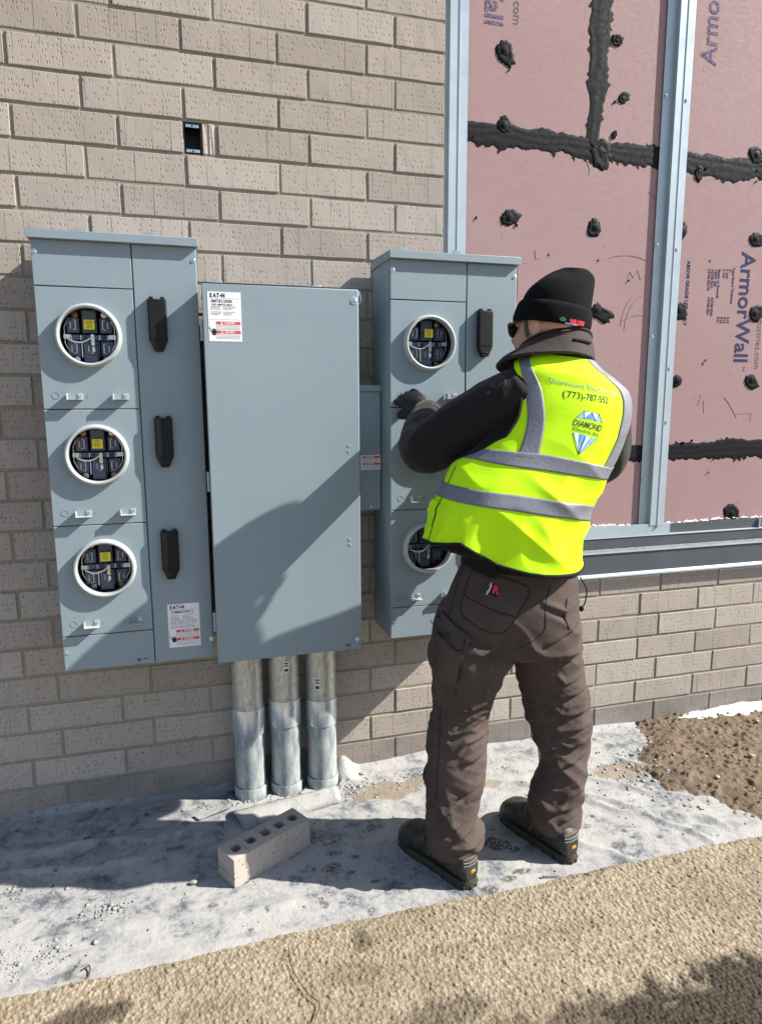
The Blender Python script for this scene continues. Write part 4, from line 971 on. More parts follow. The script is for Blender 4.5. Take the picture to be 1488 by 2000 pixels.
sn = np.maximum(np.clip((1-np.hypot((X-3.02)/.32, (Y+.035)/.050))+.5*vnoise(P, 10, 2, 3).reshape(X.shape), -1, 1), np.clip((1-np.hypot((X-3.32)/.20, (Y+.12)/.035))+.5*vnoise(P, 10, 3, 3).reshape(X.shape), -1, 1))
Zs = .018+.030*np.clip(sn, -.8, .6)+.006*vnoise(P, 24, 7, 3).reshape(X.shape)
o = big_mesh('snow', np.stack([X.ravel(), Y.ravel(), Zs.ravel()], 1), grid_faces(nx, ny), MT['snow']); tag(o, 'thin patch of old white snow against the foot of the brick wall', kind='stuff')

# looped carpet strip in the foreground
def carpet_height(X, Y, pitch=.0088):
    gx, gy = X/(pitch*.90), Y/(pitch*1.18)
    gx = gx+.5*(np.floor(gy) % 2)
    i, j = np.floor(gx).astype(np.int64), np.floor(gy).astype(np.int64)
    best = np.full(X.shape, 9.); tone = np.zeros(X.shape)
    for di in (-1, 0, 1):
        for dj in (-1, 0, 1):
            a, b = i+di, j+dj
            hsh = ((a*73856093) ^ (b*19349663)) & 0xffffff
            r1 = ((hsh*9301+49297) % 233280)/233280.; r2 = ((hsh*4871+1237) % 134456)/134456.; r3 = ((hsh*7919+17) % 99991)/99991.
            d = np.hypot((gx-(a+.5+.55*(r1-.5)))*1.0, (gy-(b+.5+.55*(r2-.5)))*.95)/(.86+.3*r3)
            m_ = d < best; best = np.where(m_, d, best); tone = np.where(m_, r3, tone)
    dome = np.sqrt(np.clip(1-(best/.74)**2, 0, 1))
    return dome, tone
nx, ny = 1100, 290
x = np.linspace(-.12, 2.62, nx); y0 = np.linspace(0, 1, ny)
X = np.repeat(x[None, :], ny, 0)
ye = -.810-.005*np.sin(x*5.1)-.003*np.sin(x*13+1)-.0025*np.sin(x*37)-.0015*np.sin(x*171)-.02*np.clip(x-1.9, 0, 1)
Y = ye[None, :]+(-1.52-ye[None, :])*y0[:, None]
dome, tone = carpet_height(X, Y)
P = np.stack([X.ravel(), Y.ravel(), 0*X.ravel()], 1)
und = .006*vnoise(P, 4, 12, 2).reshape(X.shape)
Z = .010+und*.6+.0066*dome*(.75+.5*tone)
Z[0] = -.004; Z[1] = np.minimum(Z[1], .007)
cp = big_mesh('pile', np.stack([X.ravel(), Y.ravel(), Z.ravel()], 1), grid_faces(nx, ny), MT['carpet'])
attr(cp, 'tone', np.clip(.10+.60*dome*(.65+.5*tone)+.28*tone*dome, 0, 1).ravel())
wt = spots(X, Y, [(1.86, -1.34, .46, .155, 1.), (2.3, -1.30, .40, .13, 1.), (1.42, -1.30, .22, .11, .75), (.33, -.925, .10, .045, .8), (1.01, -.875, .035, .055, .6), (1.12, -1.15, .14, .05, .55), (1.20, -.98, .10, .03, .18), (.62, -.98, .12, .03, .2), (1.55, -1.0, .2, .03, .2), (.95, -.985, .10, .04, .25)], .35)
wt = np.maximum(wt, .35*np.clip((ye[None, :]-Y < .02), 0, 1)*np.clip(vnoise(P, 6, 4, 3).reshape(X.shape)+.2, 0, 1))
attr(cp, 'wet', wt.ravel())
car = empty('carpet_strip', (1.2, -.82, 0), 'beige looped carpet laid along the foreground, dark and wet at lower right', 'carpet')
cp.parent = car; cp.location = (-1.2, .82, 0); tag(cp, kind='stuff')
# the same carpet runs on outside the view
V = [(-2.2, -.82, .008), (-.12, -.82, .008), (-.12, -1.52, .008), (-2.2, -1.52, .008), (2.62, -.85, .008), (4.5, -.85, .008), (4.5, -1.52, .008), (2.62, -1.52, .008), (-2.2, -3.4, .008), (4.5, -3.4, .008)]
bk_ = mesh_obj('carpet_body', [(a-1.2, b+.82, c) for a, b, c in V], [(0, 3, 2, 1), (4, 7, 6, 5), (3, 8, 9, 6, 7, 2)], MT['carpet'], car)
attr(bk_, 'tone', [.6]*len(V)); attr(bk_, 'wet', [.1]*len(V))
# stray thread, nail, rusty staple
th_ = MB().tube([Vector(p) for p in cr([(.816, -.862, .026), (.813, -.918, .024), (.826, -.977, .026), (.844, -1.023, .025), (.862, -1.055, .026), (.845, -1.09, .024)], np.linspace(0, 5, 40))], .0011, 5).build('loose_thread', MT['seam'])
tag(th_, 'thin dark thread curling across the beige carpet', 'thread')
nl = empty('nail', (1.60, -.790, .008), 'dark steel nail lying at the carpet edge by the boots', 'nail')
MB().tube([(0, 0, .002), (.048, -.012, .002), (.053, -.0132, .002)], [.0022, .0022, .0006], 8).build('shank', MT['nail'], nl)
MB().cyl((-.001, .0003, .002), (.0006, 0, .002), .0045, n=12).build('head', MT['nail'], nl)
rs = MB().tube([(.300, -.770, .006), (.318, -.766, .012), (.322, -.780, .010), (.319, -.797, .006), (.313, -.800, .005)], .0022, 6).build('bent_nail', MT['rust'])
tag(rs, 'small rusty bent nail on the pale membrane at lower left', 'nail')
ws = MB().lathe([(.0035, .003), (.0085, .003), (.0085, .0045), (.0035, .0045), (.0035, .003)], (0, 0, .004), 'z', 20).build('washer', MT['steel']); ws.location = (1.545, -.36, .004)
tag(ws, 'small round steel washer on the membrane between the boots', 'washer')
# crumbled debris
def stone_mesh(seed, flat=.6):
    r = random.Random(seed); bm = bmesh.new(); bmesh.ops.create_icosphere(bm, subdivisions=1, radius=1)
    for v in bm.verts: v.co *= r.uniform(.6, 1.2); v.co.z *= flat
    me = bpy.data.meshes.new('stone'); bm.to_mesh(me); bm.free(); me.materials.append(MT['stone']); return me
chips = [(.576, -.521, .011, 'largest pale stone chip, lying left of the loose brick'), (.348, -.549, .008, 'small grey chip on the shadow edge at left'), (.055, -.050, .012, 'pale chip against the wall at far left'), (.318, -.640, .007, 'tiny grey chip on the sunlit membrane at lower left'), (1.215, -.075, .010, 'pale shard by the wall right of the conduits'), (1.155, -.100, .008, 'small shard beside the right conduit')]
for k, (x_, y_, s, lab) in enumerate(chips):
    o = bpy.data.objects.new('stone_chip', stone_mesh(k)); link(o); o.location = (x_, y_, .006+s*.4); o.scale = (s*1.2, s*.9, s); o.rotation_euler.z = k*1.3
    tag(o, lab, 'stone', 'stone chips on the membrane')
V = []; F = []
ico = stone_mesh(99); iv = np.array([v.co for v in ico.vertices]); fi = [tuple(p.vertices) for p in ico.polygons]
bpy.data.meshes.remove(ico)
cl = [(.16, -.70, .11, .06, 170, .0026), (.10, -.36, .22, .08, 420, .0028), (.33, -.56, .06, .035, 80, .0030), (.45, -.26, .12, .05, 150, .0032), (1.16, -.15, .05, .07, 90, .004), (.75, -.13, .12, .04, 90, .0036), (1.45, -.15, .22, .06, 120, .003), (1.0, -.55, .7, .25, 170, .0026), (2.2, -.35, .15, .2, 140, .004), (.98, -.16, .1, .02, 50, .005), (2.6, -.4, .25, .25, 70, .004)]
for cx, cy, sx, sy, n, sz in cl:
    for k in range(n):
        p = np.array([cx+NR.randn()*sx*.6, min(-.012, cy+NR.randn()*sy*.6), .006]); s = sz*math.exp(NR.randn()*.45)
        if p[1] < -.80: continue
        if p[0] > 2.3: p[2] = .03
        a = NR.rand()*6.28; R2 = np.array([[math.cos(a), -math.sin(a), 0], [math.sin(a), math.cos(a), 0], [0, 0, 1]])
        b = len(V); V += list((iv*s*np.array([1.2, .9, .7]))@R2.T+p); F += [(b+i_, b+j_, b+k_) for i_, j_, k_ in fi]
o = big_mesh('crumbled_debris', np.array(V), np.array(F), MT['stone'], None, False); tag(o, 'pale crumbs of mortar and stone scattered over the membrane', kind='stuff')
# ------------------------------------------------------------------ the worker
from mathutils.bvhtree import BVHTree
PO = Vector((1.55, -.65, 0.))
pe = empty('person', PO, 'person in lime hi-vis vest, black beanie and brown work pants reaching into the right cabinet', 'person')
PON = np.array(PO)
def loft_grid(rings, nu, nv, v0=0., v1=None, th0=-math.pi, th1=math.pi, ex=2.3, off=0., fn=None, wrap=True):
    v1 = len(rings)-1 if v1 is None else v1
    th = np.linspace(th0, th1, nu+1)[:-1] if wrap else np.linspace(th0, th1, nu)
    T, Vv = np.meshgrid(th, np.linspace(v0, v1, nv))
    S0 = surf(rings, T, Vv, ex, off)
    if fn is not None: S0 = surf(rings, T, Vv, ex, off+fn(T, Vv, S0.reshape(-1, 3)).reshape(T.shape))
    return T, Vv, S0
def close_loft(S):
    nv, nu = S.shape[:2]; V = list(S.reshape(-1, 3)); F = [tuple(f) for f in grid_faces(nu, nv, True)]
    for row in (0, nv-1):
        c = len(V); V.append(S[row].mean(0)); F += [(row*nu+i, row*nu+(i+1) % nu, c) for i in range(nu)]
    return V, F
def eval_mods(o):
    """replace a mesh by the result of its modifiers"""
    bpy.context.view_layer.update(); dg = bpy.context.evaluated_depsgraph_get()
    me = bpy.data.meshes.new_from_object(o.evaluated_get(dg)); old = o.data; o.modifiers.clear(); o.data = me; bpy.data.meshes.remove(old); return o
def fuse(name, parts, mat, voxel=.006, smooth_it=4, fn=None):
    """weld closed shapes into one continuous surface; fn displaces it along its normals"""
    bm = bmesh.new()
    for V, F in parts:
        vs = [bm.verts.new(tuple(map(float, v))) for v in V]
        for f in F:
            try: bm.faces.new([vs[i] for i in f])
            except ValueError: pass
    bmesh.ops.recalc_face_normals(bm, faces=bm.faces[:])
    me = bpy.data.meshes.new(name); bm.to_mesh(me); bm.free()
    o = bpy.data.objects.new(name, me); link(o, pe)
    rm = o.modifiers.new('r', 'REMESH'); rm.mode = 'VOXEL'; rm.voxel_size = voxel; rm.use_smooth_shade = True
    sm = o.modifiers.new('s', 'SMOOTH'); sm.iterations = smooth_it; sm.factor = .5
    eval_mods(o)
    me = o.data; n = len(me.vertices)
    co = np.empty(n*3, np.float32); me.vertices.foreach_get('co', co); co = co.reshape(-1, 3)
    if fn is not None:
        no = np.empty(n*3, np.float32); me.vertex_normals.foreach_get('vector', no); no = no.reshape(-1, 3)
        co = co+no*fn(co.astype(float))[:, None]
    me.vertices.foreach_set('co', (co-PON).astype(np.float32).ravel())
    me.materials.clear(); me.materials.append(mat); me.polygons.foreach_set('use_smooth', [True]*len(me.polygons)); me.update()
    return o
def outward(o, c):
    """make a shell's faces look away from the point c (person's space) so that its thickness goes inwards"""
    me = o.data; c = Vector(c)
    if sum((p.normal.dot(p.center-c) for p in me.polygons)) < 0: me.flip_normals()
    return o
def tube_shape(pts, rad, n=20, m=28, fn=None, flat=1.):
    """closed tapering tube through pts"""
    P = cr(pts, np.linspace(0, len(pts)-1, m)); Rr = np.interp(np.linspace(0, len(pts)-1, m), range(len(rad)), rad)
    mb = MB(); mb.tube([Vector(p) for p in P], list(Rr), n)
    V = np.array([v.co for v in mb.bm.verts]); mb.bm.verts.index_update(); F = [tuple(v.index for v in f.verts) for f in mb.bm.faces]; mb.bm.free()
    return V, F
def ball_shape(c, r, rot=None, n=12):
    mb = MB(); mb.ball(c, 1., n, r, rot)
    mb.bm.verts.index_update(); V = np.array([v.co for v in mb.bm.verts]); F = [tuple(v.index for v in f.verts) for f in mb.bm.faces]; mb.bm.free()
    return V, F
def ridged(P, sc, rot, seed, oct=2):
    c, s = math.cos(rot), math.sin(rot)
    Q = np.stack([c*P[:, 0]*.87-c*P[:, 1]*.49-s*P[:, 2], .49*P[:, 0]+.87*P[:, 1], s*(.87*P[:, 0]-.49*P[:, 1])+c*P[:, 2]], 1)
    return 1-2*np.abs(vnoise(Q, sc, seed, oct))
# frame of the head: forward, left side
HF = Vector((-.478, .877, -.12)).normalized(); HL = Vector((-.878, -.478, 0)).normalized(); HU = HL.cross(HF).normalized()*-1
if HU.z < 0: HU = -HU
HC = Vector((1.634, -.640, 1.652))
HROT = Matrix((HF, HL, HU)).transposed()
def hp(f, l, u): return HC+HF*f+HL*l+HU*u

# body: one skin, head to feet, mostly inside the clothes
LS, LE, LW = (1.525, -.672, 1.460), (1.305, -.545, 1.305), (1.376, -.352, 1.398)
RS, RE, RW = (1.810, -.660, 1.412), (1.915, -.520, 1.240), (1.690, -.345, 1.320)
parts = [tube_shape([(1.555, -.655, .80), (1.56, -.655, .95), (1.565, -.685, 1.12), (1.61, -.70, 1.30), (1.64, -.69, 1.44), (1.64, -.67, 1.51)], [.10, .105, .09, .088, .078, .055]),
         tube_shape([(1.645, -.67, 1.46), (1.642, -.66, 1.55), (1.637, -.643, 1.63)], [.065, .056, .058]),
         tube_shape([LS, LE, LW], [.055, .045, .030]), tube_shape([RS, RE, RW], [.055, .045, .030]),
         tube_shape([(1.62, -.69, 1.42), LS], [.055, .05]), tube_shape([(1.67, -.69, 1.40), RS], [.055, .05]),
         tube_shape([(1.45, -.655, .90), (1.40, -.645, .50), (1.372, -.68, .10)], [.085, .058, .042]), tube_shape([(1.65, -.64, .90), (1.70, -.635, .50), (1.718, -.66, .10)], [.085, .058, .042]),
         tube_shape([(1.372, -.70, .05), (1.30, -.56, .04)], [.035, .03]), tube_shape([(1.718, -.68, .05), (1.66, -.54, .04)], [.035, .03]),
         ball_shape(hp(-.006, 0, .012), (.090, .074, .095), HROT, 16), ball_shape(hp(.035, 0, -.055), (.062, .056, .060), HROT), ball_shape(hp(.075, 0, -.085), (.026, .026, .022), HROT),
         ball_shape(hp(.060, .030, -.035), (.034, .026, .040), HROT), ball_shape(hp(.060, -.030, -.035), (.034, .026, .040), HROT),
         tube_shape([hp(.092, 0, .012), hp(.112, 0, -.018), hp(.098, 0, -.030)], [.009, .013, .010], 10, 10), ball_shape(hp(.090, 0, -.055), (.014, .026, .010), HROT),
         ball_shape(hp(.076, 0, .026), (.020, .056, .012), HROT)]
for s_ in (1, -1):
    parts.append(ball_shape(hp(-.008, .077*s_, -.006), (.020, .009, .032), HROT)); parts.append(ball_shape(hp(-.014, .083*s_, .002), (.016, .007, .022), HROT))
body = fuse('body', parts, MT['skin'], .0055, 3)
hr = fuse('hair', [ball_shape(hp(-.014, 0, .050), (.084, .0765, .082), HROT, 16)], MT['hair'], .006, 1)
for s_ in (1, -1):
    MB().ball((0, 0, 0), 1, 8, (.008, .004, .026)).build('sideburn', MT['hair'], pe).matrix_local = Matrix.Translation(hp(.022, .0715*s_, -.008)-PO) @ HROT.to_4x4()
# sunglasses
sg = MB()
def lens_loop(s_): return [hp(.100-.012*abs(math.cos(a))*(1 if math.cos(a) > 0 else .2), s_*(.034+.030*math.cos(a)), .006+.020*math.sin(a)) for a in np.linspace(0, 2*math.pi, 20)[:-1]]
for s_ in (1, -1):
    sg.tube([p-PO for p in lens_loop(s_)], .0024, 6, True)
    sg.tube([p-PO for p in (hp(.086, .066*s_, .014), hp(.050, .0765*s_, .016), hp(.0, .081*s_, .016), hp(-.022, .082*s_, .004))], [.0036, .0034, .003, .002], 6)
sg.tube([hp(.101, .007, .012)-PO, hp(.104, 0, .015)-PO, hp(.101, -.007, .012)-PO], .002, 6)
gl = sg.build('sunglasses', MT['frame'], pe, 60)
for s_ in (1, -1):
    L_ = [p-PO for p in lens_loop(s_)]; c_ = sum(L_, Vector())/len(L_)+HF*.004
    mesh_obj('lens', [c_]+L_, [(0, i+1, (i+1) % len(L_)+1) for i in range(len(L_))], MT['lens'], gl, 80)

# trousers
# creases on the back of the legs: polylines of (distance across, height)
CREASES = [[(1.609,0.589),(1.552,0.558),(1.487,0.556)],[(1.603,0.55),(1.531,0.514),(1.481,0.466)],[(1.601,0.524),(1.538,0.493)],[(1.602,0.462),(1.546,0.455),(1.517,0.42)],[(1.601,0.414),(1.54,0.392)],[(1.592,0.334),(1.541,0.302)],[(1.586,0.252),(1.535,0.213),(1.462,0.203)],[(1.58,0.203),(1.521,0.166),(1.455,0.163)],[(1.596,0.133),(1.506,0.135)],[(1.652,0.662),(1.601,0.637),(1.595,0.591)],[(1.688,0.713),(1.614,0.706),(1.608,0.68)],[(1.672,0.769),(1.585,0.733),(1.534,0.739)],[(1.459,0.517),(1.502,0.478),(1.575,0.491)],[(1.441,0.248),(1.49,0.246),(1.534,0.279)],[(1.914,0.496),(1.834,0.492),(1.786,0.524)],[(1.92,0.445),(1.844,0.44),(1.805,0.43)],[(1.919,0.395),(1.855,0.38),(1.814,0.403)],[(1.918,0.344),(1.841,0.323),(1.802,0.296)],[(1.895,0.566),(1.824,0.551)],[(1.897,0.615),(1.83,0.599),(1.813,0.626)],[(1.882,0.682),(1.811,0.674),(1.802,0.699)],[(1.909,0.242),(1.861,0.216),(1.831,0.17)],[(1.902,0.156),(1.848,0.14)],[(1.75,0.439),(1.807,0.379),(1.887,0.374)],[(1.748,0.238),(1.798,0.176),(1.879,0.178)],[(1.758,0.876),(1.82,0.847),(1.858,0.867)],[(1.77,0.758),(1.83,0.791),(1.865,0.812)],[(1.701,0.766),(1.763,0.724),(1.856,0.714)]]
def crease_field(P, wd=.0085, ht=.0085):
    S = P[:, 0]*.907-P[:, 1]*.42; z = P[:, 2]; dep = P[:, 0]*.42+P[:, 1]*.907
    near = np.clip((np.where((S < 1.67) | (z > .75), -.02, .13)+.03*(z > .75)-dep)/.03+.5, 0, 1)
    out = np.zeros(len(P))
    for i, pl in enumerate(CREASES):
        best = np.full(len(P), 9.); tt = np.zeros(len(P)); n = len(pl)-1
        for k in range(n):
            (a, b), (c, d) = pl[k], pl[k+1]; L2 = (c-a)**2+(d-b)**2
            u = np.clip(((S-a)*(c-a)+(z-b)*(d-b))/L2, 0, 1); sd = ((S-a)*-(d-b)+(z-b)*(c-a))/math.sqrt(L2)
            ds = np.hypot(S-a-u*(c-a), z-b-u*(d-b))*np.where(sd < 0, -1, 1)*(1 if c > a else -1)
            m_ = np.abs(ds) < np.abs(best); best = np.where(m_, ds, best); tt = np.where(m_, (k+u)/n, tt)
        f = np.sin(math.pi*np.clip(.12+.8*tt, 0, 1))**.7; w_ = wd*(.8+.5*((i*37) % 10)/10)
        out += ht*f*(np.exp(-(best/w_)**2)-.75*np.exp(-((best+1.7*w_)/(1.1*w_))**2))
    return out*near
def pants_folds(P):
    z = P[:, 2]
    wk = np.exp(-((z-.50)/.11)**2); wa = np.exp(-((z-.13)/.10)**2); wc = np.exp(-((z-.76)/.09)**2); wm = np.exp(-((z-.30)/.10)**2)
    W_ = np.stack([vnoise(P, 7, 21, 2), vnoise(P, 7, 22, 2), vnoise(P, 7, 23, 2)], 1)*.035
    Q = P+W_
    sh_ = lambda a: np.clip(a, 0, 1)**2*1.6-.35             # few crisp ridges, flat between
    f1 = sh_(ridged(Q, (3.2, 3.2, 13), .50, 3, 1)); f2 = sh_(ridged(Q, (3.6, 3.6, 15), -.45, 5, 1)); f3 = sh_(ridged(Q, (5, 5, 17), .75, 9, 1)); f4 = sh_(ridged(Q, (3, 3, 7), 1.0, 2, 1))
    return crease_field(P)+wk*(.006*f1+.004*f2)+wa*(.007*f2+.004*f1)+wc*(.007*f4+.005*f1)+wm*.006*f3+.0025*f3+.005*f4*np.clip((.9-z)*4, 0, 1)+(.0016*wk+.0012*wm+.0014*wa+.0003)*(sh_(ridged(Q, (9, 9, 42), .55, 31, 2))+sh_(ridged(Q, (10, 10, 46), -.6, 33, 2)))
tp = []
for rg, ex in ((PELVIS_D, 2.5), (LLEG_D, 2.3), (RLEG_D, 2.3)):
    T, Vv, S_ = loft_grid(rg, 56, 60, ex=ex); tp.append(close_loft(S_))
pants = fuse('trousers', tp, MT['pants'], .0042, 5, pants_folds)
jb = np.array([v.co for v in pants.data.vertices]); 
def bvh_of(o):
    bm = bmesh.new(); bm.from_mesh(o.data); b = BVHTree.FromBMesh(bm); bm.free(); return b
PB = bvh_of(pants)
BACK = Vector((.42, .907, 0)).normalized()          # from behind the worker towards the wall
def drape_pt(bvh, p, d, off):
    p = Vector(p)-PO; h_, n_, i_, dist = bvh.ray_cast(p-d*.6, d)
    if h_ is None: h_, n_, i_, dist = bvh.find_nearest(p)
    return h_+n_*off
def patch(name, bvh, poly, mat, off=.0025, d=BACK, thick=.004, edge=.011, parent=None):
    bm = bmesh.new(); bm.faces.new([bm.verts.new(p) for p in poly])
    for _ in range(5):
        bmesh.ops.triangulate(bm, faces=bm.faces[:]); es = [e for e in bm.edges if e.calc_length() > edge]
        if not es: break
        bmesh.ops.subdivide_edges(bm, edges=es, cuts=1)
    bmesh.ops.triangulate(bm, faces=bm.faces[:])
    for v in bm.verts: v.co = drape_pt(bvh, v.co, d, off)
    for _ in range(2): bmesh.ops.smooth_vert(bm, verts=bm.verts[:], factor=.5, use_axis_x=True, use_axis_y=True, use_axis_z=True)
    for _ in range(8): bmesh.ops.smooth_vert(bm, verts=[v for v in bm.verts if not v.is_boundary], factor=.5, use_axis_x=True, use_axis_y=True, use_axis_z=True)
    bmesh.ops.recalc_face_normals(bm, faces=bm.faces[:])
    if sum((f.normal.dot(d) for f in bm.faces)) > 0: bmesh.ops.reverse_faces(bm, faces=bm.faces[:])
    me = bpy.data.meshes.new(name); bm.to_mesh(me); bm.free(); me.materials.append(mat); shade(me, 179)
    o = bpy.data.objects.new(name, me); link(o, parent or pe); md = o.modifiers.new('thick', 'SOLIDIFY'); md.thickness = thick; md.offset = -1
    return o
def stitch(name, bvh, pts, r=.0011, off=.0006, d=BACK, mat='seam', n=30, parent=None):
    P = cr(pts, np.linspace(0, len(pts)-1, n))
    return MB().tube([drape_pt(bvh, p, d, off) for p in P], r, 5).build(name, MT[mat], parent or pe)
POCK = [(1.348, -.79, .981), (1.525, -.79, .926), (1.504, -.79, .863), (1.465, -.79, .804), (1.423, -.79, .790), (1.365, -.79, .809), (1.311, -.79, .845), (1.321, -.79, .903)]
pk = patch('back_pocket', PB, POCK, MT['pants'], .0035)
cen = np.mean(POCK, 0)
ins = [tuple(np.array(p)*.93+cen*.07) for p in POCK]
stitch('stitching', PB, ins+[ins[0]], .0011, .0042, n=60, parent=pk)
stitch('stitching', PB, [(1.326, -.79, .893), (1.41, -.79, .863), (1.489, -.79, .840)], .0013, .0044, parent=pk)
lb = patch('pocket_label', PB, [(1.399, -.80, .937), (1.434, -.80, .926), (1.423, -.80, .890), (1.386, -.80, .903)], MT['trim'], .0050, thick=.001, parent=pk)
def pock_place(c, ang, off):
    R_ = Vector((.907, -.42, 0)); ca, sa = math.cos(ang), math.sin(ang); c = Vector(c)
    return lambda x, y, n: drape_pt(PB, c+R_*(ca*x-sa*y)+Vector((0, 0, 1))*(sa*x+ca*y), BACK, off+n)
text('R', .030, MT['hat_red'], lb, pock_place((1.416, -.80, .913), -.28, .0058), 'emblem', .0016)
text('Wrangler', .009, MT['white_print'], lb, pock_place((1.397, -.80, .918), 1.29, .0058), 'label_word', .0002)
fp = patch('cargo_pocket', PB, [(1.257, -.75, .790), (1.347, -.75, .738), (1.324, -.75, .600), (1.265, -.75, .629)], MT['pants'], .006, thick=.010)
patch('cargo_flap', PB, [(1.245, -.76, .834), (1.260, -.76, .843), (1.365, -.76, .785), (1.359, -.76, .763), (1.332, -.76, .739), (1.250, -.76, .798)], MT['pants'], .013, thick=.008)
stitch('stitching', PB, [(1.252, -.75, .806), (1.330, -.75, .750), (1.352, -.75, .768)], .0012, .0145)
stitch('stitching', PB, [(1.345, -.75, .730), (1.330, -.75, .65), (1.322, -.75, .603)], .0012, .0075)
stitch('side_seam', PB, [(1.337, -.77, .990), (1.308, -.77, .910), (1.287, -.77, .825)]); stitch('side_seam', PB, [(1.274, -.75, .562), (1.272, -.75, .477), (1.269, -.75, .382), (1.265, -.75, .271)])
stitch('seat_seam', PB, [(1.595, -.78, .922), (1.578, -.78, .868), (1.576, -.78, .800), (1.50, -.78, .745)])
patch('hip_pocket', PB, [(1.655, -.76, .885), (1.70, -.75, .89), (1.712, -.74, .80), (1.68, -.75, .775), (1.645, -.76, .83)], MT['pants'], .003)
# belt and pouch
T, Vv, S_ = loft_grid(PELVIS_D, 72, 8, .55, 1.30, ex=2.5, off=.006, fn=lambda T, V_, P: .003*vnoise(P, 14, 3, 2))
bo = mesh_obj('belt', S_.reshape(-1, 3)-PON, grid_faces(72, 8, True), MT['trim'], pe, 179); outward(bo, (0, 0, .95)).modifiers.new('t', 'SOLIDIFY').thickness = .006
patch('belt_pouch', PB, [(1.335, -.80, 1.035), (1.425, -.80, 1.010), (1.418, -.80, .940), (1.345, -.80, .958)], MT['trim'], .018, thick=.022)
MB().tube([Vector(p)-PO for p in cr([(1.718, -.735, .925), (1.742, -.735, .885), (1.738, -.735, .845), (1.728, -.735, .830)], np.linspace(0, 3, 16))], .0022, 6).ball(Vector((1.728, -.735, .828))-PO, .007, 8, (1, 1, 1.3)).build('drawcord', MT['trim'], pe)

# jacket: trunk and sleeves in one surface
def jack_folds(P):
    d1 = np.linalg.norm(P-np.array(LE), axis=1); d2 = np.linalg.norm(P-np.array(LS), axis=1); d3 = np.linalg.norm(P-np.array(LW), axis=1)
    f1 = ridged(P, (16, 16, 7), .6, 4); f2 = ridged(P, (9, 9, 20), .9, 6); f3 = ridged(P, (7, 7, 14), -.7, 8)
    return .006*f1*np.exp(-(d1/.12)**2)+.005*f2*np.exp(-(d2/.13)**2)+.005*f1*np.exp(-(d3/.09)**2)+.003*f3
T, Vv, S_ = loft_grid(VEST_D, 64, 60, .3, ex=2.3, off=-.010)
jp = [close_loft(S_), tube_shape([(1.605, -.688, 1.430), (1.530, -.672, 1.450), (1.405, -.612, 1.382), (1.302, -.545, 1.300), (1.328, -.440, 1.345), (1.370, -.362, 1.394)], [.058, .078, .077, .071, .060, .048], 28, 40),
      tube_shape([(1.70, -.690, 1.41), (1.795, -.665, 1.410), (1.870, -.605, 1.33), (1.908, -.520, 1.240), (1.81, -.415, 1.275), (1.700, -.350, 1.315)], [.060, .074, .074, .068, .058, .046], 28, 40)]
jacket = fuse('jacket', jp, MT['jacket'], .0055, 4, jack_folds)
JB = bvh_of(jacket)
patch('shoulder_panel', JB, [(1.410, -.74, 1.504), (1.455, -.74, 1.536), (1.470, -.74, 1.528), (1.466, -.74, 1.491), (1.436, -.74, 1.480)], MT['jacket2'], .0015, Vector((.25, .87, -.45)).normalized(), .001)
for nm, W_, E_, tip in (('left', LW, (1.328, -.440, 1.345), None), ('right', RW, (1.81, -.37, 1.272), None)):
    a, b = Vector(E_), Vector(W_); d_ = (b-a).normalized()
    MB().tube([b-d_*.022-PO, b-d_*.004-PO, b+d_*.012-PO], [.0535, .052, .047], 24).build('sleeve_cuff', MT['jacket2'], pe)
# collar: stand-up, open at the throat
T, Vv, S_ = loft_grid(COLLAR_D, 72, 16, ex=2.2, fn=lambda T, V_, P: .003*vnoise(P, 16, 2, 3))
co = mesh_obj('collar', S_.reshape(-1, 3)-PON, grid_faces(72, 16, True), MT['jacket2'], pe, 179); outward(co, Vector((1.64, -.655, 1.55))-PO).modifiers.new('t', 'SOLIDIFY').thickness = .009
th_ = np.linspace(-math.pi, math.pi, 60)[:-1]
MB().tube([Vector(p)-PO for p in surf(COLLAR_D, th_, np.full(59, 3.), 2.2, .001)], .0046, 8, True).build('collar_edge', MT['jacket'], pe)
MB().tube([Vector(p)-PO for p in surf(COLLAR_D, np.linspace(-1.1, -.55, 14), np.full(14, 1.75), 2.2, .004)], .004, 6).build('collar_loop', MT['jacket'], pe)

# hi-vis vest
def vest_folds(T, V_, P):
    low = np.clip((4.2-V_.ravel())/4.2, 0, 1)
    sh_ = lambda a: np.clip(a, 0, 1)**1.6*1.5-.4
    f1 = sh_(ridged(P, (4, 4, 8), .75, 3, 1)); f2 = sh_(ridged(P, (5, 5, 11), -.55, 7, 1)); f3 = sh_(ridged(P, (8, 8, 2.6), .15, 5, 1))
    mid = .35+.65*np.clip((5.5-V_.ravel())/2, 0, 1)
    return mid*(.005*f1+.004*f2)+low*(.011*f3+.008*f2)
VF = dict(ex=2.35, off=.003, fn=vest_folds)
LAH = ([3.95, 4.7, 5.25, 5.5, 6.35, 7.03, 8.13, 9.3, 9.6], [-3.12, -2.56, -2.36, -2.21, -2.165, -2.18, -2.283, -2.75, -3.1])   # left armhole, rear edge: v, theta
def in_armhole(T, V_):
    left = (V_ > 4.0) & (V_ < 9.55) & ((T < np.interp(V_, *LAH)) | (T > 2.35))
    hw = .42*np.sqrt(np.clip(1-((V_-6.7)/2.0)**2, 0, 1))
    right = (V_ > 4.7) & (V_ < 8.7) & (T > .10-hw*.35) & (T < .10+hw*2.)
    return left | right
nu, nv = 280, 210
HEM_T = [-math.pi, -2.95, -2.70, -2.50, -2.22, -2.0, -1.78, -1.60, -1.29, -.90, -.48, -.12, .6, 1.6, 2.6, math.pi]
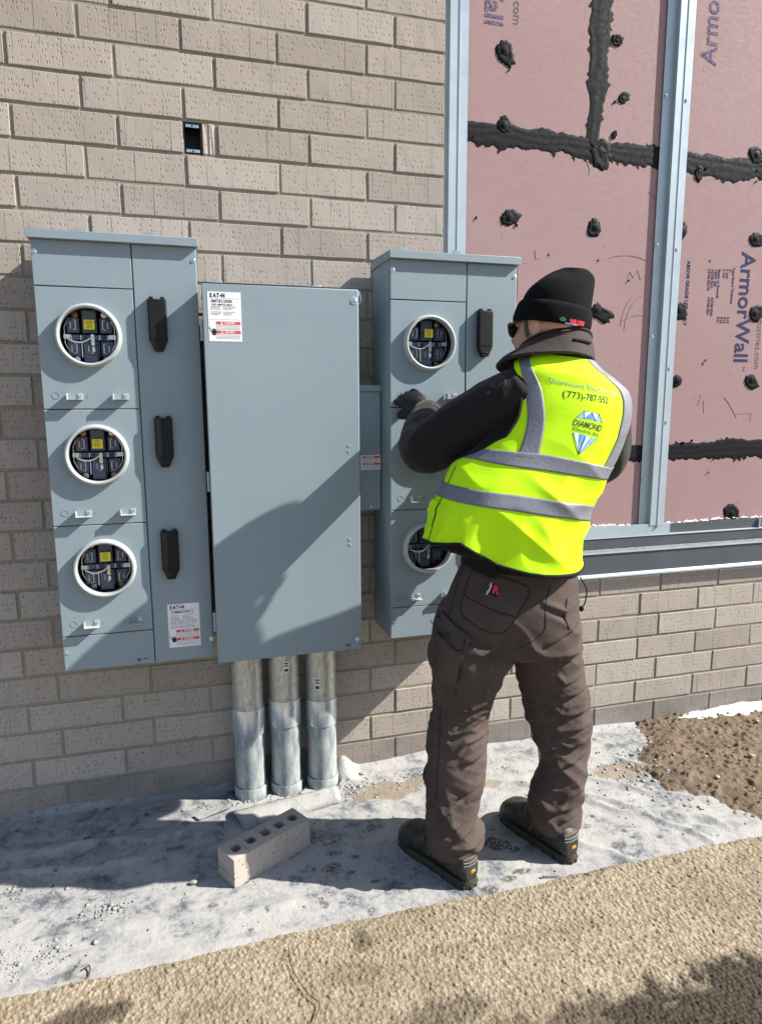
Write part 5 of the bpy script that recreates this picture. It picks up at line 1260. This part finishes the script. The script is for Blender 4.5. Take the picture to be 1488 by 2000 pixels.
HEM_V = [.40, .30, .46, .51, .70, .92, .60, .24, .04, .06, .09, .24, .3, .25, .3, .40]          # the hem rides up over the hip
hem = lambda t_: np.interp(t_, HEM_T, HEM_V)
T, Vv, S_ = loft_grid(VEST_D, nu, nv, 0, 11., **VF)
Vv = hem(T)+Vv*(11-hem(T))/11
S_ = surf(VEST_D, T, Vv, VF['ex'], VF['off']); S_ = surf(VEST_D, T, Vv, VF['ex'], VF['off']+vest_folds(T, Vv, S_.reshape(-1, 3)).reshape(T.shape))
F = grid_faces(nu, nv, True)
Tc, Vc = T.ravel()[F].copy(), Vv.ravel()[F].mean(1)
Tc = np.where(np.ptp(Tc, axis=1) > 3, math.pi, Tc.mean(1))
F = F[~in_armhole(Tc, Vc)]
vest = big_mesh('vest', S_.reshape(-1, 3)-PON, F, MT['vest'], pe); outward(vest, (.06, 0, 1.2)).modifiers.new('t', 'SOLIDIFY').thickness = .003
def vs(T_, V_, off):
    """point on the outside of the vest, in the person's space"""
    T_ = np.atleast_1d(np.asarray(T_, float)); V_ = np.atleast_1d(np.asarray(V_, float))
    P0 = surf(VEST_D, T_, V_, 2.35, .003); f = vest_folds(T_, V_, P0.reshape(-1, 3)).reshape(T_.shape)
    return surf(VEST_D, T_, V_, 2.35, .003+f+off)-PON
def vest_band(name, lo, hi, horizontal, n=90, m=9, off=.0022, rng=None):
    """lo/hi: functions of the running parameter giving the band's two edges"""
    s = np.linspace(*rng, n); e = np.linspace(0, 1, m); Sg, Eg = np.meshgrid(s, e); O = lo(Sg)*(1-Eg)+hi(Sg)*Eg
    P = vs(Sg, O, off) if horizontal else vs(O, Sg, off)
    Tq, Vq = (Sg, O) if horizontal else (O, Sg)
    Fq = grid_faces(n, m); keep = ~in_armhole(Tq.ravel()[Fq].mean(1), Vq.ravel()[Fq].mean(1))
    o = mesh_obj(name, P.reshape(-1, 3), Fq[keep], MT['reflect'], pe, 179); md = outward(o, (.06, 0, 1.2)).modifiers.new('t', 'SOLIDIFY'); md.thickness = .0015
    return o
I = np.interp
vest_band('reflective_band', lambda t_: I(t_, [-3.2, -1.55, -.15, 1.5, 3.2], [2.58, 2.49, 2.24, 2.4, 2.58]), lambda t_: I(t_, [-3.2, -1.58, -.15, 1.5, 3.2], [3.22, 3.13, 2.80, 3.0, 3.22]), True, 220, rng=(-math.pi, math.pi))
vest_band('reflective_band', lambda t_: I(t_, [-2.75, -2.4, -1.52, -.35, 1., 2.4], [4.40, 4.42, 4.28, 4.04, 4.1, 4.3]), lambda t_: I(t_, [-2.75, -2.58, -1.62, -.42, 1., 2.4], [4.78, 4.86, 4.96, 4.60, 4.7, 4.9]), True, 180, rng=(-2.72, 2.3))
vest_band('shoulder_band', lambda v_: I(v_, [4.7, 4.95, 7.1, 8.1, 9.0, 9.7, 11], [-1.845, -1.858, -2.087, -2.17, -2.33, -2.55, -2.62]), lambda v_: I(v_, [4.7, 4.96, 5.64, 7.69, 9.0, 10.3, 11], [-1.60, -1.622, -1.693, -1.866, -2.02, -2.30, -2.36]), False, 90, rng=(4.72, 10.9))
vest_band('shoulder_band', lambda v_: I(v_, [4.4, 5.6, 7.4, 8.2, 9.2, 11], [-.66, -.60, -.60, -.62, -.66, -.8]), lambda v_: I(v_, [4.4, 5.6, 7.4, 8.2, 9.2, 11], [-.30, -.06, -.04, -.08, -.2, -.40]), False, 90, rng=(4.45, 10.9))
def binding(name, T_, V_, r=.0036, closed=False, off=.001):
    MB().tube([Vector(p) for p in vs(T_, V_, off)], r, 7, closed).build(name, MT['trim'], pe)
tt = np.linspace(-math.pi, math.pi, 140)[:-1]
binding('hem_binding', tt, hem(tt)+.02, .0045, True); binding('neck_binding', tt, np.full(139, 10.97), .004, True)
vv = np.linspace(4.0, 9.5, 60); binding('armhole_binding', np.interp(vv, *LAH), vv, .0050)
binding('side_seam', np.linspace(-2.62, -2.66, 40), np.linspace(.55, 4.0, 40), .0010)
# vest pocket flap at lower left, printed lines and diamond emblem
Tg, Vg = np.meshgrid(np.linspace(-3.0, -2.66, 14), np.linspace(1.2, 2.4, 12))
outward(mesh_obj('side_pocket', vs(Tg, Vg, .005).reshape(-1, 3), grid_faces(14, 12), MT['vest'], pe, 179), (.06, 0, 1.2)).modifiers.new('t', 'SOLIDIFY').thickness = .003
VB = bvh_of(vest)
def vest_place(t0, v0, kt, kv, slope, off=.0005):
    def f(x, y, n):
        p = Vector(vs(t0+x*kt, v0+x*slope+y*kv, .002)[0]); h_, n_, _, _ = VB.find_nearest(p)
        return h_+(n_ if n_.dot(p-h_) > 0 else -n_)*(off+n)
    f.fine = True; return f
text('Diamond Electric, Inc.', .027, MT['silver_print'], vest, vest_place(-1.235, 8.03, 5.3, 19., -2.75), 'back_print', .0001, sx=-.200)
text('(773)-787-552', .030, MT['vest_print'], vest, vest_place(-1.28, 7.44, 5.1, 18., -1.6), 'back_print', .0002, sx=-.124)
lg = vest_place(-1.228, 6.10, 5.0, 13.2, -2.4)
text('DIAMOND', .0265, MT['vest_print'], vest, lg, 'emblem_word', .0003, sx=-.088)
lg2 = vest_place(-1.228+.003*5.0, 6.10-.0185*13.2, 5.0, 13.2, -2.4)
text('Electric Inc.', .0155, MT['vest_print'], vest, lg2, 'emblem_word', 0., sx=-.086)
def gem(tri, mat):
    bm = bmesh.new(); bm.faces.new([bm.verts.new((a, b, 0)) for a, b in tri])
    for _ in range(2): bmesh.ops.triangulate(bm, faces=bm.faces[:]); bmesh.ops.subdivide_edges(bm, edges=[e for e in bm.edges if e.calc_length() > .008], cuts=1)
    bmesh.ops.triangulate(bm, faces=bm.faces[:])
    for v in bm.verts: v.co = lg(v.co.x, v.co.y, -.0001)
    me = bpy.data.meshes.new('emblem_facet'); bm.to_mesh(me); bm.free(); me.materials.append(MT[mat]); link(bpy.data.objects.new('emblem_facet', me), vest)
A_, B_, C_, D_ = (-.040, .017), (.040, .017), (.024, .044), (-.022, .044)
gem([A_, (-.018, .019), D_], 'blue_gem'); gem([(-.018, .019), (.001, .044), D_], 'blue_gem2'); gem([(-.018, .019), (.018, .019), (.001, .044)], 'blue_gem3'); gem([(.018, .019), C_, (.001, .044)], 'blue_gem2'); gem([(.018, .019), B_, C_], 'blue_gem')
gem([(-.036, -.028), (-.017, -.028), (.003, -.078)], 'blue_gem2'); gem([(-.017, -.028), (.002, -.028), (.003, -.078)], 'blue_gem3'); gem([(.002, -.028), (.021, -.028), (.003, -.078)], 'blue_gem2'); gem([(.021, -.028), (.040, -.028), (.003, -.078)], 'blue_gem')
def gem_line(pts): MB().tube([lg(a, b, .0002) for a, b in pts], .0006, 5).build('emblem_line', MT['vest_print'], vest)
for q in ([A_, D_, C_, B_], [A_, (-.022, .044), (-.018, .019), (.001, .044), (.018, .019), C_], [(-.036, -.028), (.003, -.078), (.040, -.028)], [(-.017, -.028), (.003, -.078), (.021, -.028)], [(.002, -.028), (.003, -.078)]): gem_line(q)

# beanie
def hat_folds(T, V_, P): return .003*ridged(P, (8, 8, 10), .5, 3)*np.clip((V_.ravel()-2)/3, 0, 1)+.007*np.exp(-((V_.ravel()-5)/.8)**2)*np.cos(T.ravel()*2+.7)-.010*np.exp(-((V_.ravel()-5.2)/.6)**2-((T.ravel()+1.9)/.5)**2)
T, Vv, S_ = loft_grid(HAT_D, 96, 50, ex=2.15, fn=hat_folds)
V, F = close_loft(S_); F = F[:-2*96]+F[-96:]
hat = mesh_obj('beanie', np.array(V)-PON, F, MT['knit'], pe, 179)
attr_v = np.concatenate([np.abs(T.ravel()), [0, 0]])
a_ = hat.data.attributes.new('ang', 'FLOAT', 'POINT'); a_.data.foreach_set('value', attr_v.astype(np.float32))
T, Vv, S_ = loft_grid(HAT_D, 96, 14, 0., 1.95, ex=2.15, fn=lambda T, V_, P: .0065-.006*np.abs(V_.ravel()/1.95*2-1)**6+.001*vnoise(P, 20, 4, 2))
cf = mesh_obj('beanie_cuff', S_.reshape(-1, 3)-PON, grid_faces(96, 14, True), MT['knit'], pe, 179); outward(cf, HC-PO).modifiers.new('t', 'SOLIDIFY').thickness = .004
a_ = cf.data.attributes.new('ang', 'FLOAT', 'POINT'); a_.data.foreach_set('value', np.abs(T.ravel()).astype(np.float32))
def hat_place(t0, v0, kt, kv):
    def f(x, y, n): return Vector((surf(HAT_D, np.array([t0+x*kt]), np.array([v0+y*kv]), 2.15, .0069+n)-PON)[0])
    f.fine = True; return f
text('WILLOW', .020, MT['hat_red'], cf, hat_place(-.93, .36, 9.3, 32.), 'hat_embroidery', .0012, sx=-.052)
text('ELECTRIC', .0095, MT['hat_blue'], cf, hat_place(-1.10, .10, 9.3, 32.), 'hat_embroidery', .0006, sx=-.036)
hpz = hat_place(-1.34, .42, 9.3, 32.)
V = [hpz(0, 0, 0)]+[hpz(.0085*math.cos(a)*(1+.12*math.sin(5*a)), .0080*math.sin(a)*(1 if math.sin(a) > 0 else .5), 0) for a in np.linspace(0, 2*math.pi, 21)[:-1]]
mesh_obj('hat_tree_emblem', V, [(0, i+1, (i+1) % 20+1) for i in range(20)], MT['hat_green'], cf)

# gloves
def glove(name, W_, fwd, nrm, curl):
    f = Vector(fwd).normalized(); n = Vector(nrm); n = (n-f*n.dot(f)).normalized(); l = n.cross(f); W_ = Vector(W_)
    def q(a, b, c): return W_+f*a+l*b+n*c
    R_ = Matrix((f, l, n)).transposed()
    ps = [tube_shape([q(-.035, 0, 0), q(.0, 0, 0), q(.03, 0, .002)], [.034, .032, .034], 16, 10), ball_shape(q(.052, 0, .002), (.050, .043, .023), R_)]
    for k, (b, ln) in enumerate(((.033, .070), (.0115, .078), (-.0105, .073), (-.031, .058))):
        p = Vector((.088-.004*abs(k-1), b, .004)); ang = .35; pts = [q(*p)]
        for s_, c_ in ((.46, curl), (.32, curl*1.1), (.24, curl*.8)):
            p = p+Vector((math.cos(ang), 0, -math.sin(ang)))*ln*s_; ang += c_; pts.append(q(*p))
        ps.append(tube_shape([q(.062, b*.9, .002)]+pts, [.0125, .0115, .0108, .010, .0082], 12, 16)); ps.append(ball_shape(pts[-1], (.0084,)*3, None, 8))
    ps.append(tube_shape([q(.022, .034, -.006), q(.050, .054, -.014), q(.074, .050, -.030), q(.090, .036, -.040)], [.017, .014, .012, .0095], 12, 16))
    g = fuse(name, ps, MT['glove'], .0034, 2, lambda P: .0007*ridged(P, (60, 60, 60), .3, 2))
    MB().tube([q(-.040, 0, 0)-PO, q(-.018, 0, 0)-PO], [.0375, .036], 20).build('glove_cuff', MT['glove'], g)
    return g
glove('glove', (1.361, -.340, 1.412), (-.27, .80, .42), (-.52, -.36, .77), .90)
glove('glove', (1.690, -.335, 1.322), (-.80, .45, .25), (-.1, -.6, .75), .80)

# boots
def boot(heel, tip, ang_lift=0.):
    hx_, tx_ = Vector((*heel, 0)), Vector((*tip, 0)); f = (tx_-hx_); Ln = f.length; f.normalize(); l = Vector((-f.y, f.x, 0)); k = Ln/.31
    def q(s, b, z): return hx_+f*s*k+l*b+Vector((0, 0, z+.010))
    sec = [(0.004, .026, .072), (.014, .036, .094), (.05, .041, .112), (.10, .042, .118), (.14, .044, .112), (.18, .048, .097), (.22, .052, .086), (.26, .050, .078), (.285, .041, .067), (.300, .028, .052), (.307, .012, .034)]
    rings = []
    for s, wd, ht in sec:
        rings.append([q(s, wd*math.copysign(abs(math.cos(a))**.75, math.cos(a)), .012+(ht-.012)*(.5+.5*math.copysign(abs(math.sin(a))**.8, math.sin(a)))) for a in np.linspace(0, 2*math.pi, 25)[:-1]])
    S_ = np.array([[tuple(p) for p in r_] for r_ in rings])
    shaft = tube_shape([q(.058, 0, .06), q(.062, 0, .095), q(.072, 0, .125)], [.042, .038, .034], 24, 12)
    up = fuse('boot', [close_loft(S_), shaft], MT['leather'], .0045, 3, lambda P: .0010*ridged(P, (40, 40, 60), .4, 3))
    op = [(-.004, .0), (.0, .020), (.02, .037), (.06, .042), (.11, .042), (.16, .047), (.22, .053), (.265, .050), (.295, .036), (.311, .014), (.316, 0)]
    out = op+[(s, -b) for s, b in op[-2:0:-1]]
    n = len(out); V = [q(s, b, -.010)-PO for s, b in out]+[q(s, b*1.0, .012)-PO for s, b in out]+[q(s*.985+.002, b*.93, .019+(.008 if s > .28 else 0))-PO for s, b in out]
    Fs = [tuple(range(n))[::-1], tuple(range(2*n, 3*n))]+[(r_*n+i, r_*n+(i+1) % n, (r_+1)*n+(i+1) % n, (r_+1)*n+i) for r_ in (0, 1) for i in range(n)]
    so = mesh_obj('sole', V, Fs, MT['sole'], up, 50)
    tread = MB()
    for i in range(n):
        a, b = V[i], V[(i+1) % n]; m_ = (a+b)/2; tread.ball(m_+Vector((0, 0, .009)), 1, 4, (.005, .005, .007))
    tag(tread.build('tread', MT['sole'], so), kind='stuff')
    ub = bvh_of(up)
    def onb(s, b, z, off=.001):
        p = q(s, b, z)-PO; h_, n_, _, _ = ub.find_nearest(p); return h_+n_*off
    for i in range(4):
        s = .135+.022*i; z = .115-.011*i
        MB().tube([onb(s, .030-j*.010, z) for j in range(7)], .0022, 6).build('lace', MT['lace'], up)
    MB().tube([onb(.15, .02, .11, .004), onb(.17, .035, .09, .006), onb(.165, .045, .075, .004)], .002, 6).build('lace', MT['lace'], up)
    MB().tube([onb(.012, -.030, .088), onb(.0, -.012, .092), onb(.0, .012, .092), onb(.012, .030, .088)], .0018, 6).build('heel_piping', MT['lace'], up)
    for z in (.078, .068): MB().tube([onb(.012, -.028, z), onb(.0, -.012, z), onb(.0, .012, z), onb(.012, .028, z)], .0011, 6).build('heel_stripe', MT['zip'], up)
    bd = MB().ball((0, 0, 0), 1, 8, (.002, .011, .006)).build('badge', MT['amber'], up); bd.matrix_local = Matrix.Translation(onb(.0, -.004, .044, .0005)) @ Matrix((f, l, Vector((0, 0, 1)))).transposed().to_4x4()
    MB().ball((0, 0, 0), 1, 12, (.052, .051, .046)).build('toe_cap', MT['leather'], up).matrix_local = Matrix.Translation(q(.262, 0, .022)-PO) @ Matrix((f, l, Vector((0, 0, 1)))).transposed().to_4x4()
    for sd in (1, -1):
        MB().tube([onb(.05, sd*.04, .10), onb(.08, sd*.045, .07), onb(.10, sd*.045, .040)], .0024, 6).build('side_stitch', MT['mesh_cloth'], up)
        MB().tube([onb(.12, sd*.04, .085), onb(.14, sd*.045, .055), onb(.15, sd*.046, .035)], .0022, 6).build('side_stitch', MT['lace' if sd > 0 else 'mesh_cloth'], up)
    return up
boot((1.380, -.767), (1.256, -.480)); boot((1.727, -.752), (1.636, -.455))
flush_text()
